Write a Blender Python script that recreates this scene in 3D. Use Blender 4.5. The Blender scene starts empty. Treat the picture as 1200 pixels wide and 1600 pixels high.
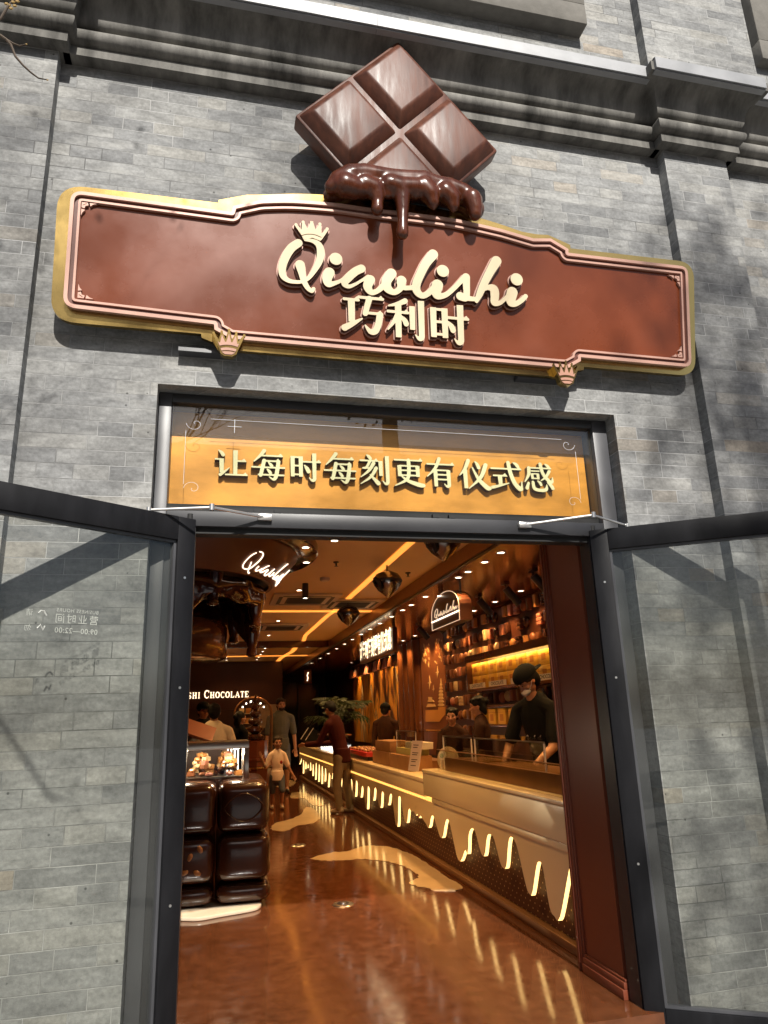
import bpy, bmesh, math, random
import numpy as np
from mathutils import Vector, Matrix
random.seed(7)
R = math.radians
SC = bpy.context.scene
COL = SC.collection

# ------------------------------------------------------------------ camera, world, sun, exposure
F_PX, PITCH, ROLL, YAW, CAM_H = 1115.35, R(15.9077), R(-1.9521), R(13.5421), 1.35
_fw = Vector((math.sin(YAW) * math.cos(PITCH), math.cos(YAW) * math.cos(PITCH), math.sin(PITCH)))
_r0 = Vector((math.cos(YAW), -math.sin(YAW), 0))
_u0 = _r0.cross(_fw)
_rt = math.cos(ROLL) * _r0 + math.sin(ROLL) * _u0
_up = -math.sin(ROLL) * _r0 + math.cos(ROLL) * _u0
CAM = Vector((0, 0, CAM_H))
cam_data = bpy.data.cameras.new("camera")
cam = bpy.data.objects.new("camera", cam_data)
COL.objects.link(cam)
cam.matrix_world = Matrix(((_rt.x, _up.x, -_fw.x, CAM.x), (_rt.y, _up.y, -_fw.y, CAM.y), (_rt.z, _up.z, -_fw.z, CAM.z), (0, 0, 0, 1)))
cam_data.sensor_fit = 'VERTICAL'
cam_data.sensor_height = 24.0
cam_data.lens = 24.0 * F_PX / 1600.0
cam_data.clip_end = 500
SC.camera = cam

SUN_DIR = Vector((-0.03, 1.0, -0.87)).normalized()      # the way the light travels
world = bpy.data.worlds.new("World")
SC.world = world
world.use_nodes = True
wn = world.node_tree.nodes
wl = world.node_tree.links
bg = wn["Background"]
sky = wn.new("ShaderNodeTexSky")
sky.sky_type = 'NISHITA'
sky.sun_disc = False
sky.sun_elevation = math.asin(-SUN_DIR.z)
sky.sun_rotation = math.atan2(-SUN_DIR.x, -SUN_DIR.y)
sky.dust_density = 2.0
wl.new(sky.outputs[0], bg.inputs[0])
bg.inputs[1].default_value = 0.062
sun_data = bpy.data.lights.new("sun", 'SUN')
sun_data.energy = 5.0
sun_data.angle = R(0.7)
sun_data.color = (1.0, 0.955, 0.88)
sun = bpy.data.objects.new("sun", sun_data)
COL.objects.link(sun)
sun.location = (0, -20, 20)
sun.rotation_euler = SUN_DIR.to_track_quat('-Z', 'Y').to_euler()
SC.view_settings.view_transform = 'Standard'
SC.view_settings.look = 'None'
SC.view_settings.exposure = 0.58
SC.view_settings.gamma = 1.0
SC.cycles.use_denoising = True
SC.cycles.max_bounces = 8
SC.cycles.transparent_max_bounces = 16
SC.cycles.sample_clamp_indirect = 6.0
SC.cycles.caustics_reflective = False
SC.cycles.caustics_refractive = False

# ------------------------------------------------------------------ pixel rays -> points on real planes
def ray(px, py):
    return _fw + _rt * ((px - 600) / F_PX) - _up * ((py - 800) / F_PX)
def atY(px, py, Y):
    d = ray(px, py); return CAM + d * (Y / d.y)
def atX(px, py, X):
    d = ray(px, py); return CAM + d * (X / d.x)
def atZ(px, py, Z=0.0):
    d = ray(px, py); return CAM + d * ((Z - CAM_H) / d.z)

class Plane:
    """a real plane: origin o, in-plane axes u, v, normal n towards the viewer"""
    def __init__(s, o, u, v):
        s.o = Vector(o); s.u = Vector(u).normalized(); s.v = Vector(v).normalized(); s.n = s.u.cross(s.v)
    def px(s, x, y, d=0.0):
        r = ray(x, y); t = (s.o + s.n * d - CAM).dot(s.n) / r.dot(s.n)
        q = CAM + r * t - s.o
        return (q.dot(s.u), q.dot(s.v))
    def p(s, u, v, d=0.0):
        return s.o + s.u * u + s.v * v + s.n * d

# ------------------------------------------------------------------ objects, things, parts
ROOT = {}
def tag(o, label=None, cat=None, group=None, kind=None):
    if label: o['label'] = label
    if cat: o['category'] = cat
    if group: o['group'] = group
    if kind: o['kind'] = kind
    return o
def thing(name, label, cat, loc=(0, 0, 0), rotz=0.0, group=None, world=True):
    o = bpy.data.objects.new(name, None)
    COL.objects.link(o)
    o.empty_display_size = 0.1
    o.location = loc
    o.rotation_euler = (0, 0, rotz)
    tag(o, label, cat, group)
    ROOT[o.name] = Vector(loc) if world else Vector((0, 0, 0))
    return o
def kids(o):
    return [c for c in o.children]
def dup(root, loc, rotz=None, label=None, group=None, scale=None):
    r = root.copy(); COL.objects.link(r); r.location = loc
    if rotz is not None: r.rotation_euler = (0, 0, rotz)
    if scale is not None: r.scale = scale
    if label: r['label'] = label
    if group: r['group'] = group
    for ch in kids(root):
        c = ch.copy(); COL.objects.link(c); c.parent = r
        for g in kids(ch):
            d = g.copy(); COL.objects.link(d); d.parent = c
    return r

class MB:
    def __init__(s):
        s.V = []; s.Fc = []
    def add(s, verts, faces):
        b = len(s.V); s.V += [tuple(v) for v in verts]; s.Fc += [tuple(i + b for i in f) for f in faces]
        return s
    def box(s, x0, x1, y0, y1, z0, z1, M=None):
        vs = [Vector((x, y, z)) for z in (z0, z1) for y in (y0, y1) for x in (x0, x1)]
        if M is not None: vs = [M @ v for v in vs]
        return s.add(vs, [(0, 2, 3, 1), (4, 5, 7, 6), (0, 1, 5, 4), (2, 6, 7, 3), (0, 4, 6, 2), (1, 3, 7, 5)])
    def prism(s, pts, pl, d0, d1, back=True):
        """outline pts (u,v) counter-clockwise on Plane pl, from depth d0 to d1 (front)"""
        n = len(pts)
        a = [pl.p(u, v, d1) for u, v in pts]; b = [pl.p(u, v, d0) for u, v in pts]
        fs = [tuple(range(n))]
        if back: fs.append(tuple(range(2 * n - 1, n - 1, -1)))
        fs += [(i, i + n, (i + 1) % n + n, (i + 1) % n) for i in range(n)]
        return s.add(a + b, fs)
    def sweepx(s, prof, x0, x1):
        """profile (y,z) swept along X"""
        n = len(prof)
        a = [(x0, y, z) for y, z in prof]; b = [(x1, y, z) for y, z in prof]
        fs = [(i, i + n, (i + 1) % n + n, (i + 1) % n) for i in range(n)] + [tuple(range(n - 1, -1, -1)), tuple(range(n, 2 * n))]
        return s.add(a + b, fs)
    def tube(s, pts, rad, seg=10, caps=True):
        pts = [Vector(p) for p in pts]; n = len(pts)
        if not hasattr(rad, '__len__'): rad = [rad] * n
        vs = []; prev = None
        for i, p in enumerate(pts):
            t = (pts[min(i + 1, n - 1)] - pts[max(i - 1, 0)]).normalized()
            if prev is None:
                a = Vector((0, 0, 1)) if abs(t.z) < 0.9 else Vector((1, 0, 0))
                x = t.cross(a).normalized()
            else:
                x = (prev - t * prev.dot(t)).normalized()
            prev = x; y = t.cross(x)
            vs += [p + (x * math.cos(k * 2 * math.pi / seg) + y * math.sin(k * 2 * math.pi / seg)) * rad[i] for k in range(seg)]
        fs = [(i * seg + k, i * seg + (k + 1) % seg, (i + 1) * seg + (k + 1) % seg, (i + 1) * seg + k) for i in range(n - 1) for k in range(seg)]
        if caps: fs += [tuple(range(seg - 1, -1, -1)), tuple((n - 1) * seg + k for k in range(seg))]
        return s.add(vs, fs)
    def lathe(s, prof, c=(0, 0, 0), seg=32, rfun=None):
        n = len(prof); vs = []
        for i, (r, z) in enumerate(prof):
            for k in range(seg):
                a = 2 * math.pi * k / seg
                rr, zz = (r, z) if rfun is None else rfun(r, z, a, i)
                vs.append((c[0] + rr * math.cos(a), c[1] + rr * math.sin(a), c[2] + zz))
        fs = [(i * seg + k, i * seg + (k + 1) % seg, (i + 1) * seg + (k + 1) % seg, (i + 1) * seg + k) for i in range(n - 1) for k in range(seg)]
        return s.add(vs, fs)
    def ball(s, c, r, seg=14, rings=9, M=None):
        if not hasattr(r, '__len__'): r = (r, r, r)
        vs = []
        for i in range(rings + 1):
            th = math.pi * i / rings
            for k in range(seg):
                a = 2 * math.pi * k / seg
                v = Vector((r[0] * math.sin(th) * math.cos(a), r[1] * math.sin(th) * math.sin(a), r[2] * math.cos(th)))
                if M is not None: v = M @ v
                vs.append(v + Vector(c))
        fs = [((i + 1) * seg + k, (i + 1) * seg + (k + 1) % seg, i * seg + (k + 1) % seg, i * seg + k) for i in range(rings) for k in range(seg)]
        return s.add(vs, fs)
    def build(s, name, mat, parent=None, smooth=None, bevel=0.0, world=True, weld=False):
        off = ROOT.get(parent.name, Vector((0, 0, 0))) if parent is not None else Vector((0, 0, 0))
        me = bpy.data.meshes.new(name)
        me.from_pydata([(v[0] - off.x, v[1] - off.y, v[2] - off.z) for v in s.V], [], s.Fc)
        bm = bmesh.new(); bm.from_mesh(me)
        if weld: bmesh.ops.remove_doubles(bm, verts=bm.verts, dist=1e-5)
        bmesh.ops.recalc_face_normals(bm, faces=bm.faces)
        if bevel:
            es = [e for e in bm.edges if len(e.link_faces) == 2 and e.calc_face_angle(0) > 0.5]
            bmesh.ops.bevel(bm, geom=es, offset=bevel, segments=2, affect='EDGES', profile=0.5, clamp_overlap=True)
        bm.to_mesh(me); bm.free()
        if smooth is not None or bevel:
            for p in me.polygons: p.use_smooth = True
            me.set_sharp_from_angle(angle=R(smooth if smooth else 35))
        me.materials.append(mat)
        o = bpy.data.objects.new(name, me)
        COL.objects.link(o)
        if parent is not None:
            o.parent = parent; ROOT[o.name] = off
        return o

def rot_about(loc, rotz=0, rx=0, ry=0):
    return Matrix.Translation(loc) @ Matrix.Rotation(rotz, 4, 'Z') @ Matrix.Rotation(ry, 4, 'Y') @ Matrix.Rotation(rx, 4, 'X')

def smooth_line(pts, n=6, closed=False):
    """Catmull-Rom through points (tuples of any length)"""
    P = [np.array(p, float) for p in pts]; out = []
    m = len(P)
    rng = range(m) if closed else range(m - 1)
    for i in rng:
        p0 = P[(i - 1) % m] if closed or i > 0 else P[i]
        p1 = P[i]; p2 = P[(i + 1) % m]
        p3 = P[(i + 2) % m] if closed or i + 2 < m else p2
        for k in range(n):
            t = k / n
            out.append(0.5 * ((2 * p1) + (-p0 + p2) * t + (2 * p0 - 5 * p1 + 4 * p2 - p3) * t * t + (-p0 + 3 * p1 - 3 * p2 + p3) * t ** 3))
    if not closed: out.append(P[-1])
    return [tuple(float(c) for c in q) for q in out]

def round_poly(pts):
    """pts (u,v[,radius]) -> outline with rounded corners"""
    out = []; n = len(pts)
    for i, q in enumerate(pts):
        p = Vector(q[:2]); r = q[2] if len(q) > 2 else 0
        if r <= 0: out.append(tuple(p)); continue
        a = (Vector(pts[i - 1][:2]) - p).normalized(); b = (Vector(pts[(i + 1) % n][:2]) - p).normalized()
        p0 = p + a * r; p1 = p + b * r
        for k in range(9):
            t = k / 8
            out.append(tuple(p0 * (1 - t) ** 2 + p * 2 * t * (1 - t) + p1 * t * t))
    return out

# ------------------------------------------------------------------ signed-distance outlines -> clean raised plates
def sd_stroke(X, Z, pts):
    f = np.full(X.shape, 1e9)
    for (x0, z0, r0), (x1, z1, r1) in zip(pts[:-1], pts[1:]):
        dx, dz = x1 - x0, z1 - z0; L = dx * dx + dz * dz + 1e-12
        t = np.clip(((X - x0) * dx + (Z - z0) * dz) / L, 0, 1)
        f = np.minimum(f, np.hypot(X - x0 - t * dx, Z - z0 - t * dz) - (r0 + t * (r1 - r0)))
    return f
def sd_poly(X, Z, pts):
    d = np.full(X.shape, 1e9); ins = np.zeros(X.shape, bool); n = len(pts)
    for i in range(n):
        x0, z0 = pts[i]; x1, z1 = pts[(i + 1) % n]
        dx, dz = x1 - x0, z1 - z0; L = dx * dx + dz * dz + 1e-12
        t = np.clip(((X - x0) * dx + (Z - z0) * dz) / L, 0, 1)
        d = np.minimum(d, np.hypot(X - x0 - t * dx, Z - z0 - t * dz))
        if dz != 0:
            c = (z0 > Z) != (z1 > Z)
            ins ^= c & (X < (x1 - x0) * (Z - z0) / (z1 - z0) + x0)
    return np.where(ins, -d, d)
def grid(x0, x1, z0, z1, res):
    xs = np.arange(x0, x1 + res, res); zs = np.arange(z0, z1 + res, res)
    return xs, zs, *np.meshgrid(xs, zs, indexing='ij')
def plate(mb, F, xs, zs, fmap, d0, d1):
    """marching squares: F<0 is inside; fmap(u,v,d) -> point; front at d1, sides back to d0"""
    nx, nz = F.shape; verts = []; idx = {}; faces = []; sides = []
    def gv(i, j):
        k = (i, j)
        if k not in idx:
            idx[k] = len(verts); verts.append((xs[i], zs[j]))
        return idx[k]
    def ev(a, b):
        k = (a, b) if a < b else (b, a)
        if k not in idx:
            fa, fb = F[k[0]], F[k[1]]; t = fa / (fa - fb)
            idx[k] = len(verts)
            verts.append((xs[k[0][0]] + t * (xs[k[1][0]] - xs[k[0][0]]), zs[k[0][1]] + t * (zs[k[1][1]] - zs[k[0][1]])))
        return idx[k]
    ins = F < 0
    cnt = ins[:-1, :-1].astype(int) + ins[1:, :-1] + ins[:-1, 1:] + ins[1:, 1:]
    full = cnt == 4
    for j in range(nz - 1):                      # runs of full cells become one strip each
        i = 0
        row = full[:, j]
        while i < nx - 1:
            if row[i]:
                k = i
                while k < nx - 1 and row[k]: k += 1
                lo = [gv(q, j) for q in range(i, k + 1)]; hi = [gv(q, j + 1) for q in range(k, i - 1, -1)]
                faces.append(tuple(lo + hi)); i = k
            else: i += 1
    for i, j in np.argwhere((cnt > 0) & (cnt < 4)):
        c = [(i, j), (i + 1, j), (i + 1, j + 1), (i, j + 1)]
        poly = []; kind = []
        for q in range(4):
            a, b = c[q], c[(q + 1) % 4]
            if ins[a]: poly.append(gv(*a)); kind.append(0)
            if ins[a] != ins[b]: poly.append(ev(a, b)); kind.append(1)
        if len(poly) >= 3:
            faces.append(tuple(poly))
            m = len(poly)
            for q in range(m):
                if kind[q] and kind[(q + 1) % m]: sides.append((poly[q], poly[(q + 1) % m]))
    n = len(verts); P = [fmap(u, v, d1) for u, v in verts]
    fs = list(faces)
    if d0 is not None:
        B = {}
        for a, b in sides:
            for q in (a, b):
                if q not in B: B[q] = len(P); P.append(fmap(*verts[q], d0))
        fs += [(b, a, B[a], B[b]) for a, b in sides]
    mb.add(P, fs)
    return mb

# ------------------------------------------------------------------ materials
MATS = {}
def nodes_of(m): return m.node_tree.nodes, m.node_tree.links
def mat(name, col, rough=0.5, metal=0.0, coat=0.0, var=0.0, vscale=6.0, bump=0.0, bscale=60.0, emit=None, estr=0.0, stretch=(1, 1, 1), spec=0.5, rvar=0.0):
    m = bpy.data.materials.new(name); m.use_nodes = True
    N, L = nodes_of(m); b = N["Principled BSDF"]
    b.inputs["Base Color"].default_value = (*col, 1); b.inputs["Roughness"].default_value = rough
    b.inputs["Metallic"].default_value = metal; b.inputs["Coat Weight"].default_value = coat
    b.inputs["Coat Roughness"].default_value = 0.08
    b.inputs["Specular IOR Level"].default_value = spec
    if emit:
        b.inputs["Emission Color"].default_value = (*emit, 1); b.inputs["Emission Strength"].default_value = estr
    if var or bump or rvar:
        tc = N.new("ShaderNodeTexCoord"); mp = N.new("ShaderNodeMapping")
        mp.inputs["Scale"].default_value = stretch
        L.new(tc.outputs["Object"], mp.inputs[0])
    if var or rvar:
        nz = N.new("ShaderNodeTexNoise"); nz.inputs["Scale"].default_value = vscale; nz.inputs["Detail"].default_value = 6
        nz.inputs["Roughness"].default_value = 0.62
        L.new(mp.outputs[0], nz.inputs[0])
    if var:
        mx = N.new("ShaderNodeMapRange"); mx.inputs[1].default_value = 0.3; mx.inputs[2].default_value = 0.7
        mx.inputs[3].default_value = 1 - var; mx.inputs[4].default_value = 1 + var
        L.new(nz.outputs[0], mx.inputs[0])
        hs = N.new("ShaderNodeVectorMath"); hs.operation = 'SCALE'; hs.inputs[0].default_value = col
        L.new(mx.outputs[0], hs.inputs["Scale"]); L.new(hs.outputs[0], b.inputs["Base Color"])
    if rvar:
        mr = N.new("ShaderNodeMapRange"); mr.inputs[1].default_value = 0.3; mr.inputs[2].default_value = 0.7
        mr.inputs[3].default_value = max(0.02, rough - rvar); mr.inputs[4].default_value = rough + rvar
        L.new(nz.outputs[0], mr.inputs[0]); L.new(mr.outputs[0], b.inputs["Roughness"])
    if bump:
        n2 = N.new("ShaderNodeTexNoise"); n2.inputs["Scale"].default_value = bscale; n2.inputs["Detail"].default_value = 4
        L.new(mp.outputs[0], n2.inputs[0])
        bp = N.new("ShaderNodeBump"); bp.inputs["Strength"].default_value = bump; bp.inputs["Distance"].default_value = 0.004
        L.new(n2.outputs[0], bp.inputs["Height"]); L.new(bp.outputs[0], b.inputs["Normal"])
    MATS[name] = m
    return m
def glow(name, col, s):
    m = bpy.data.materials.new(name); m.use_nodes = True
    N, L = nodes_of(m); b = N["Principled BSDF"]
    b.inputs["Base Color"].default_value = (0.6, 0.5, 0.4, 1)
    b.inputs["Emission Color"].default_value = (*col, 1); b.inputs["Emission Strength"].default_value = s
    return m
def glass(name, tint=(0.93, 0.96, 0.94), rough=0.0, ior=1.5, boost=1.0, dirt=0.0):
    m = bpy.data.materials.new(name); m.use_nodes = True
    N, L = nodes_of(m)
    for n in list(N): N.remove(n)
    out = N.new("ShaderNodeOutputMaterial"); tr = N.new("ShaderNodeBsdfTransparent"); tr.inputs[0].default_value = (*tint, 1)
    gl = N.new("ShaderNodeBsdfGlossy"); gl.inputs["Roughness"].default_value = rough
    lw = N.new("ShaderNodeLayerWeight"); lw.inputs[0].default_value = 0.5
    pw = N.new("ShaderNodeMath"); pw.operation = 'POWER'; pw.inputs[1].default_value = 5.0; L.new(lw.outputs["Facing"], pw.inputs[0])
    mu = N.new("ShaderNodeMath"); mu.operation = 'MULTIPLY_ADD'; mu.inputs[1].default_value = 0.9; mu.inputs[2].default_value = 0.04 * boost; mu.use_clamp = True
    L.new(pw.outputs[0], mu.inputs[0])
    mx = N.new("ShaderNodeMixShader")
    L.new(mu.outputs[0], mx.inputs[0]); L.new(tr.outputs[0], mx.inputs[1]); L.new(gl.outputs[0], mx.inputs[2])
    last = mx
    if dirt:
        df = N.new("ShaderNodeBsdfDiffuse"); df.inputs[0].default_value = (0.75, 0.78, 0.75, 1)
        tc = N.new("ShaderNodeTexCoord"); mp = N.new("ShaderNodeMapping"); mp.inputs["Scale"].default_value = (1, 1, 0.35)
        nz = N.new("ShaderNodeTexNoise"); nz.inputs["Scale"].default_value = 3.0; nz.inputs["Detail"].default_value = 7; nz.inputs["Roughness"].default_value = 0.65
        L.new(tc.outputs["Object"], mp.inputs[0]); L.new(mp.outputs[0], nz.inputs[0])
        mr = N.new("ShaderNodeMapRange"); mr.inputs[1].default_value = 0.35; mr.inputs[2].default_value = 0.75
        mr.inputs[3].default_value = dirt * 0.4; mr.inputs[4].default_value = dirt * 1.6
        L.new(nz.outputs[0], mr.inputs[0])
        m2 = N.new("ShaderNodeMixShader"); L.new(mr.outputs[0], m2.inputs[0]); L.new(mx.outputs[0], m2.inputs[1]); L.new(df.outputs[0], m2.inputs[2])
        last = m2
    L.new(last.outputs[0], out.inputs[0])
    return m

def brick_mat(name, tone=1.0, mortar_light=0.44, warm=0.0):
    m = bpy.data.materials.new(name); m.use_nodes = True
    N, L = nodes_of(m); b = N["Principled BSDF"]
    tc = N.new("ShaderNodeTexCoord"); sp = N.new("ShaderNodeSeparateXYZ"); geo = N.new("ShaderNodeNewGeometry")
    L.new(geo.outputs["Position"], sp.inputs[0])
    ad = N.new("ShaderNodeMath"); ad.operation = 'ADD'; L.new(sp.outputs[0], ad.inputs[0]); L.new(sp.outputs[1], ad.inputs[1])
    # slightly wandering courses
    wob = N.new("ShaderNodeTexNoise"); wob.inputs["Scale"].default_value = 4.0; L.new(geo.outputs["Position"], wob.inputs[0])
    wm = N.new("ShaderNodeMath"); wm.operation = 'MULTIPLY_ADD'; wm.inputs[1].default_value = 0.010
    L.new(wob.outputs[0], wm.inputs[0]); L.new(sp.outputs[2], wm.inputs[2])
    cb = N.new("ShaderNodeCombineXYZ"); L.new(ad.outputs[0], cb.inputs[0]); L.new(wm.outputs[0], cb.inputs[1])
    br = N.new("ShaderNodeTexBrick")
    br.inputs["Scale"].default_value = 1.0
    br.inputs["Brick Width"].default_value = 0.305; br.inputs["Row Height"].default_value = 0.0742
    br.inputs["Mortar Size"].default_value = 0.0024; br.inputs["Mortar Smooth"].default_value = 0.3
    br.offset = 0.42; br.squash = 0.52; br.squash_frequency = 3
    br.inputs["Color1"].default_value = (0, 0, 0, 1); br.inputs["Color2"].default_value = (1, 1, 1, 1)
    br.inputs["Mortar"].default_value = (0.5, 0.5, 0.5, 1)
    L.new(cb.outputs[0], br.inputs[0])
    # per-brick tone
    rp = N.new("ShaderNodeValToRGB"); e = rp.color_ramp.elements
    t = tone
    e[0].position = 0.0; e[0].color = (0.175 * t, 0.178 * t, 0.182 * t, 1)
    e[1].position = 1.0; e[1].color = (0.300 * t, 0.296 * t, 0.284 * t, 1)
    for pos, c in ((0.15, (0.222, 0.225, 0.228)), (0.45, (0.252, 0.254, 0.254)), (0.75, (0.270, 0.271, 0.268)), (0.93, (0.280, 0.275, 0.262)), (0.965, (0.275, 0.243, 0.208))):
        q = e.new(pos); q.color = (c[0] * t, c[1] * t, c[2] * t, 1)
    L.new(br.outputs["Color"], rp.inputs[0])
    # blotches, streaks, fine grain
    def noise(scale, stretch, lo, hi, v0, v1, det=8):
        mp = N.new("ShaderNodeMapping"); mp.inputs["Scale"].default_value = stretch
        L.new(geo.outputs["Position"], mp.inputs[0])
        nz = N.new("ShaderNodeTexNoise"); nz.inputs["Scale"].default_value = scale; nz.inputs["Detail"].default_value = det; nz.inputs["Roughness"].default_value = 0.65
        L.new(mp.outputs[0], nz.inputs[0])
        mr = N.new("ShaderNodeMapRange"); mr.inputs[1].default_value = lo; mr.inputs[2].default_value = hi; mr.inputs[3].default_value = v0; mr.inputs[4].default_value = v1
        L.new(nz.outputs[0], mr.inputs[0]); return mr
    def scale(vec, fac):
        s = N.new("ShaderNodeVectorMath"); s.operation = 'SCALE'; L.new(vec, s.inputs[0]); L.new(fac, s.inputs["Scale"]); return s.outputs[0]
    c = rp.outputs[0]
    c = scale(c, noise(1.1, (1, 1, 0.8), 0.32, 0.68, 0.68, 1.24).outputs[0])
    c = scale(c, noise(8.0, (1, 1, 3.0), 0.3, 0.7, 0.70, 1.28).outputs[0])
    c = scale(c, noise(55.0, (1, 1, 1), 0.3, 0.7, 0.80, 1.18, 5).outputs[0])
    # pale lime bloom
    bl = noise(5.0, (0.55, 0.55, 2.2), 0.56, 0.74, 0.0, 0.55)
    mx = N.new("ShaderNodeMix"); mx.data_type = 'RGBA'; L.new(bl.outputs[0], mx.inputs[0]); L.new(c, mx.inputs[6]); mx.inputs[7].default_value = (0.42 * t, 0.415 * t, 0.40 * t, 1)
    c = mx.outputs[2]
    # joints: pale in places, dark in others
    jm = noise(2.0, (1, 1, 1), 0.36, 0.60, 0.13, mortar_light)
    jc = N.new("ShaderNodeCombineColor"); L.new(jm.outputs[0], jc.inputs[0]); L.new(jm.outputs[0], jc.inputs[1]); L.new(jm.outputs[0], jc.inputs[2])
    m2 = N.new("ShaderNodeMix"); m2.data_type = 'RGBA'; L.new(br.outputs["Fac"], m2.inputs[0]); L.new(c, m2.inputs[6]); L.new(jc.outputs[0], m2.inputs[7])
    # small dark pits
    pit = N.new("ShaderNodeTexVoronoi"); pit.inputs["Scale"].default_value = 9.0; L.new(geo.outputs["Position"], pit.inputs[0])
    pm = N.new("ShaderNodeMapRange"); pm.inputs[1].default_value = 0.035; pm.inputs[2].default_value = 0.06; pm.inputs[3].default_value = 0.35; pm.inputs[4].default_value = 1.0
    L.new(pit.outputs["Distance"], pm.inputs[0])
    c2 = scale(m2.outputs[2], pm.outputs[0])
    wt = N.new('ShaderNodeVectorMath'); wt.operation = 'MULTIPLY'; wt.inputs[1].default_value = (1.0, 1.0, 0.985); L.new(c2, wt.inputs[0]); L.new(wt.outputs[0], b.inputs["Base Color"])
    b.inputs["Roughness"].default_value = 0.9; b.inputs["Specular IOR Level"].default_value = 0.25
    # bump
    gr = N.new("ShaderNodeTexNoise"); gr.inputs["Scale"].default_value = 45; gr.inputs["Detail"].default_value = 6; L.new(geo.outputs["Position"], gr.inputs[0])
    hm = N.new("ShaderNodeMath"); hm.operation = 'MULTIPLY_ADD'; hm.inputs[1].default_value = -0.8; L.new(br.outputs["Fac"], hm.inputs[0])
    g2 = N.new("ShaderNodeMath"); g2.operation = 'MULTIPLY'; g2.inputs[1].default_value = 0.8; L.new(gr.outputs[0], g2.inputs[0]); L.new(g2.outputs[0], hm.inputs[2])
    h3 = N.new("ShaderNodeMath"); h3.operation = 'MULTIPLY_ADD'; h3.inputs[1].default_value = 0.5; L.new(br.outputs["Color"], h3.inputs[0]); L.new(hm.outputs[0], h3.inputs[2])
    bp = N.new("ShaderNodeBump"); bp.inputs["Strength"].default_value = 0.9; bp.inputs["Distance"].default_value = 0.005
    L.new(h3.outputs[0], bp.inputs["Height"]); L.new(bp.outputs[0], b.inputs["Normal"])
    return m

def text_shape(s, size, bold=0.0, spacing=1.0):
    """built-in font outline as (verts2d, faces)"""
    cu = bpy.data.curves.new("lettering_tmp", 'FONT'); cu.body = s; cu.size = size; cu.offset = bold; cu.space_character = spacing
    cu.align_x = 'CENTER'; cu.align_y = 'CENTER'; cu.resolution_u = 4
    o = bpy.data.objects.new("lettering_tmp", cu); COL.objects.link(o)
    dg = bpy.context.evaluated_depsgraph_get(); dg.update()
    me = bpy.data.meshes.new_from_object(o.evaluated_get(dg))
    v = [(q.co.x, q.co.y) for q in me.vertices]; f = [tuple(p.vertices) for p in me.polygons]
    bpy.data.objects.remove(o); bpy.data.curves.remove(cu); bpy.data.meshes.remove(me)
    return v, f

# ================================================================== MATERIALS (exterior)
M_BRICK = brick_mat("grey_brick", 1.0)
M_STONE = mat("cornice_stone", (0.145, 0.140, 0.129), 0.92, var=0.55, vscale=4.0, bump=0.5, bscale=40, stretch=(2.2, 1, 0.6), spec=0.2)
M_STONE2 = mat("surround_stone", (0.15, 0.142, 0.128), 0.92, var=0.3, vscale=4.0, bump=0.4, bscale=50, spec=0.2)
M_FLASH = mat("zinc_flashing", (0.27, 0.275, 0.285), 0.5, metal=0.2, var=0.10, vscale=8)
M_FRAME = mat("anthracite_frame", (0.062, 0.063, 0.069), 0.42, var=0.14, vscale=9, bump=0.05, bscale=30, stretch=(1, 1, 0.3))
M_BAR = mat("dark_transom_bar", (0.030, 0.030, 0.033), 0.42, var=0.2, vscale=9, stretch=(0.3, 1, 1))
M_JAMB = mat("dark_jamb", (0.022, 0.022, 0.024), 0.4, var=0.25, vscale=14, stretch=(1, 1, 0.2))
M_DOOR = mat("black_door_frame", (0.010, 0.010, 0.0115), 0.5, spec=0.15, var=0.35, vscale=12, bump=0.05, bscale=40, stretch=(1, 1, 0.25))
M_BLACK = mat("black_rubber", (0.008, 0.008, 0.008), 0.7)
M_STEEL = mat("brushed_steel", (0.62, 0.61, 0.59), 0.32, metal=0.9, var=0.1, vscale=20)
M_GOLD = mat("brushed_gold", (0.66, 0.46, 0.16), 0.19, metal=1.0, var=0.10, vscale=3, rvar=0.05)
M_SIGN = mat("sign_brown_lacquer", (0.150, 0.033, 0.0095), 0.27, spec=0.42, coat=0.0, var=0.12, vscale=2.2, rvar=0.08)
M_SIGN.node_tree.nodes["Principled BSDF"].inputs["Coat Roughness"].default_value = 0.28
M_PINK = mat("rose_gold_trim", (0.50, 0.29, 0.225), 0.42, metal=0.15)
M_INL = mat("emblem_inlay", (0.42, 0.22, 0.155), 0.4)
M_PINKD = mat("trim_channel_brown", (0.12, 0.040, 0.026), 0.4)
M_CREAM = mat("cream_letter_face", (0.68, 0.56, 0.37), 0.5, spec=0.3)
M_LETTER = mat("letter_return", (0.055, 0.018, 0.010), 0.35)
M_CHOC = mat("chocolate_paint", (0.092, 0.028, 0.0125), 0.47, spec=0.45, var=0.38, vscale=7, bump=0.25, bscale=6, stretch=(3.5, 3.5, 0.5), rvar=0.10)
M_DRIP = mat("melted_chocolate_paint", (0.085, 0.022, 0.0085), 0.27, spec=0.5, var=0.3, vscale=7, stretch=(3.5, 3.5, 0.5), rvar=0.05)
M_ORANGE = mat("orange_brushed_panel", (0.82, 0.335, 0.046), 0.40, metal=0.15, var=0.22, vscale=3, stretch=(1, 1, 2.5), rvar=0.1)
M_CREAM2 = mat("slogan_cream", (0.95, 0.84, 0.52), 0.45)
M_GLASS = glass("door_glass", (0.90, 0.905, 0.885), dirt=0.008, boost=0.9)
M_TGLASS = glass("transom_glass", (0.92, 0.94, 0.91), boost=1.5, dirt=0.008)
M_WHITE = mat("white_vinyl", (0.80, 0.80, 0.78), 0.5)
M_PAVE = mat("pavement_stone", (0.22, 0.215, 0.205), 0.85, var=0.2, vscale=3)
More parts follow.
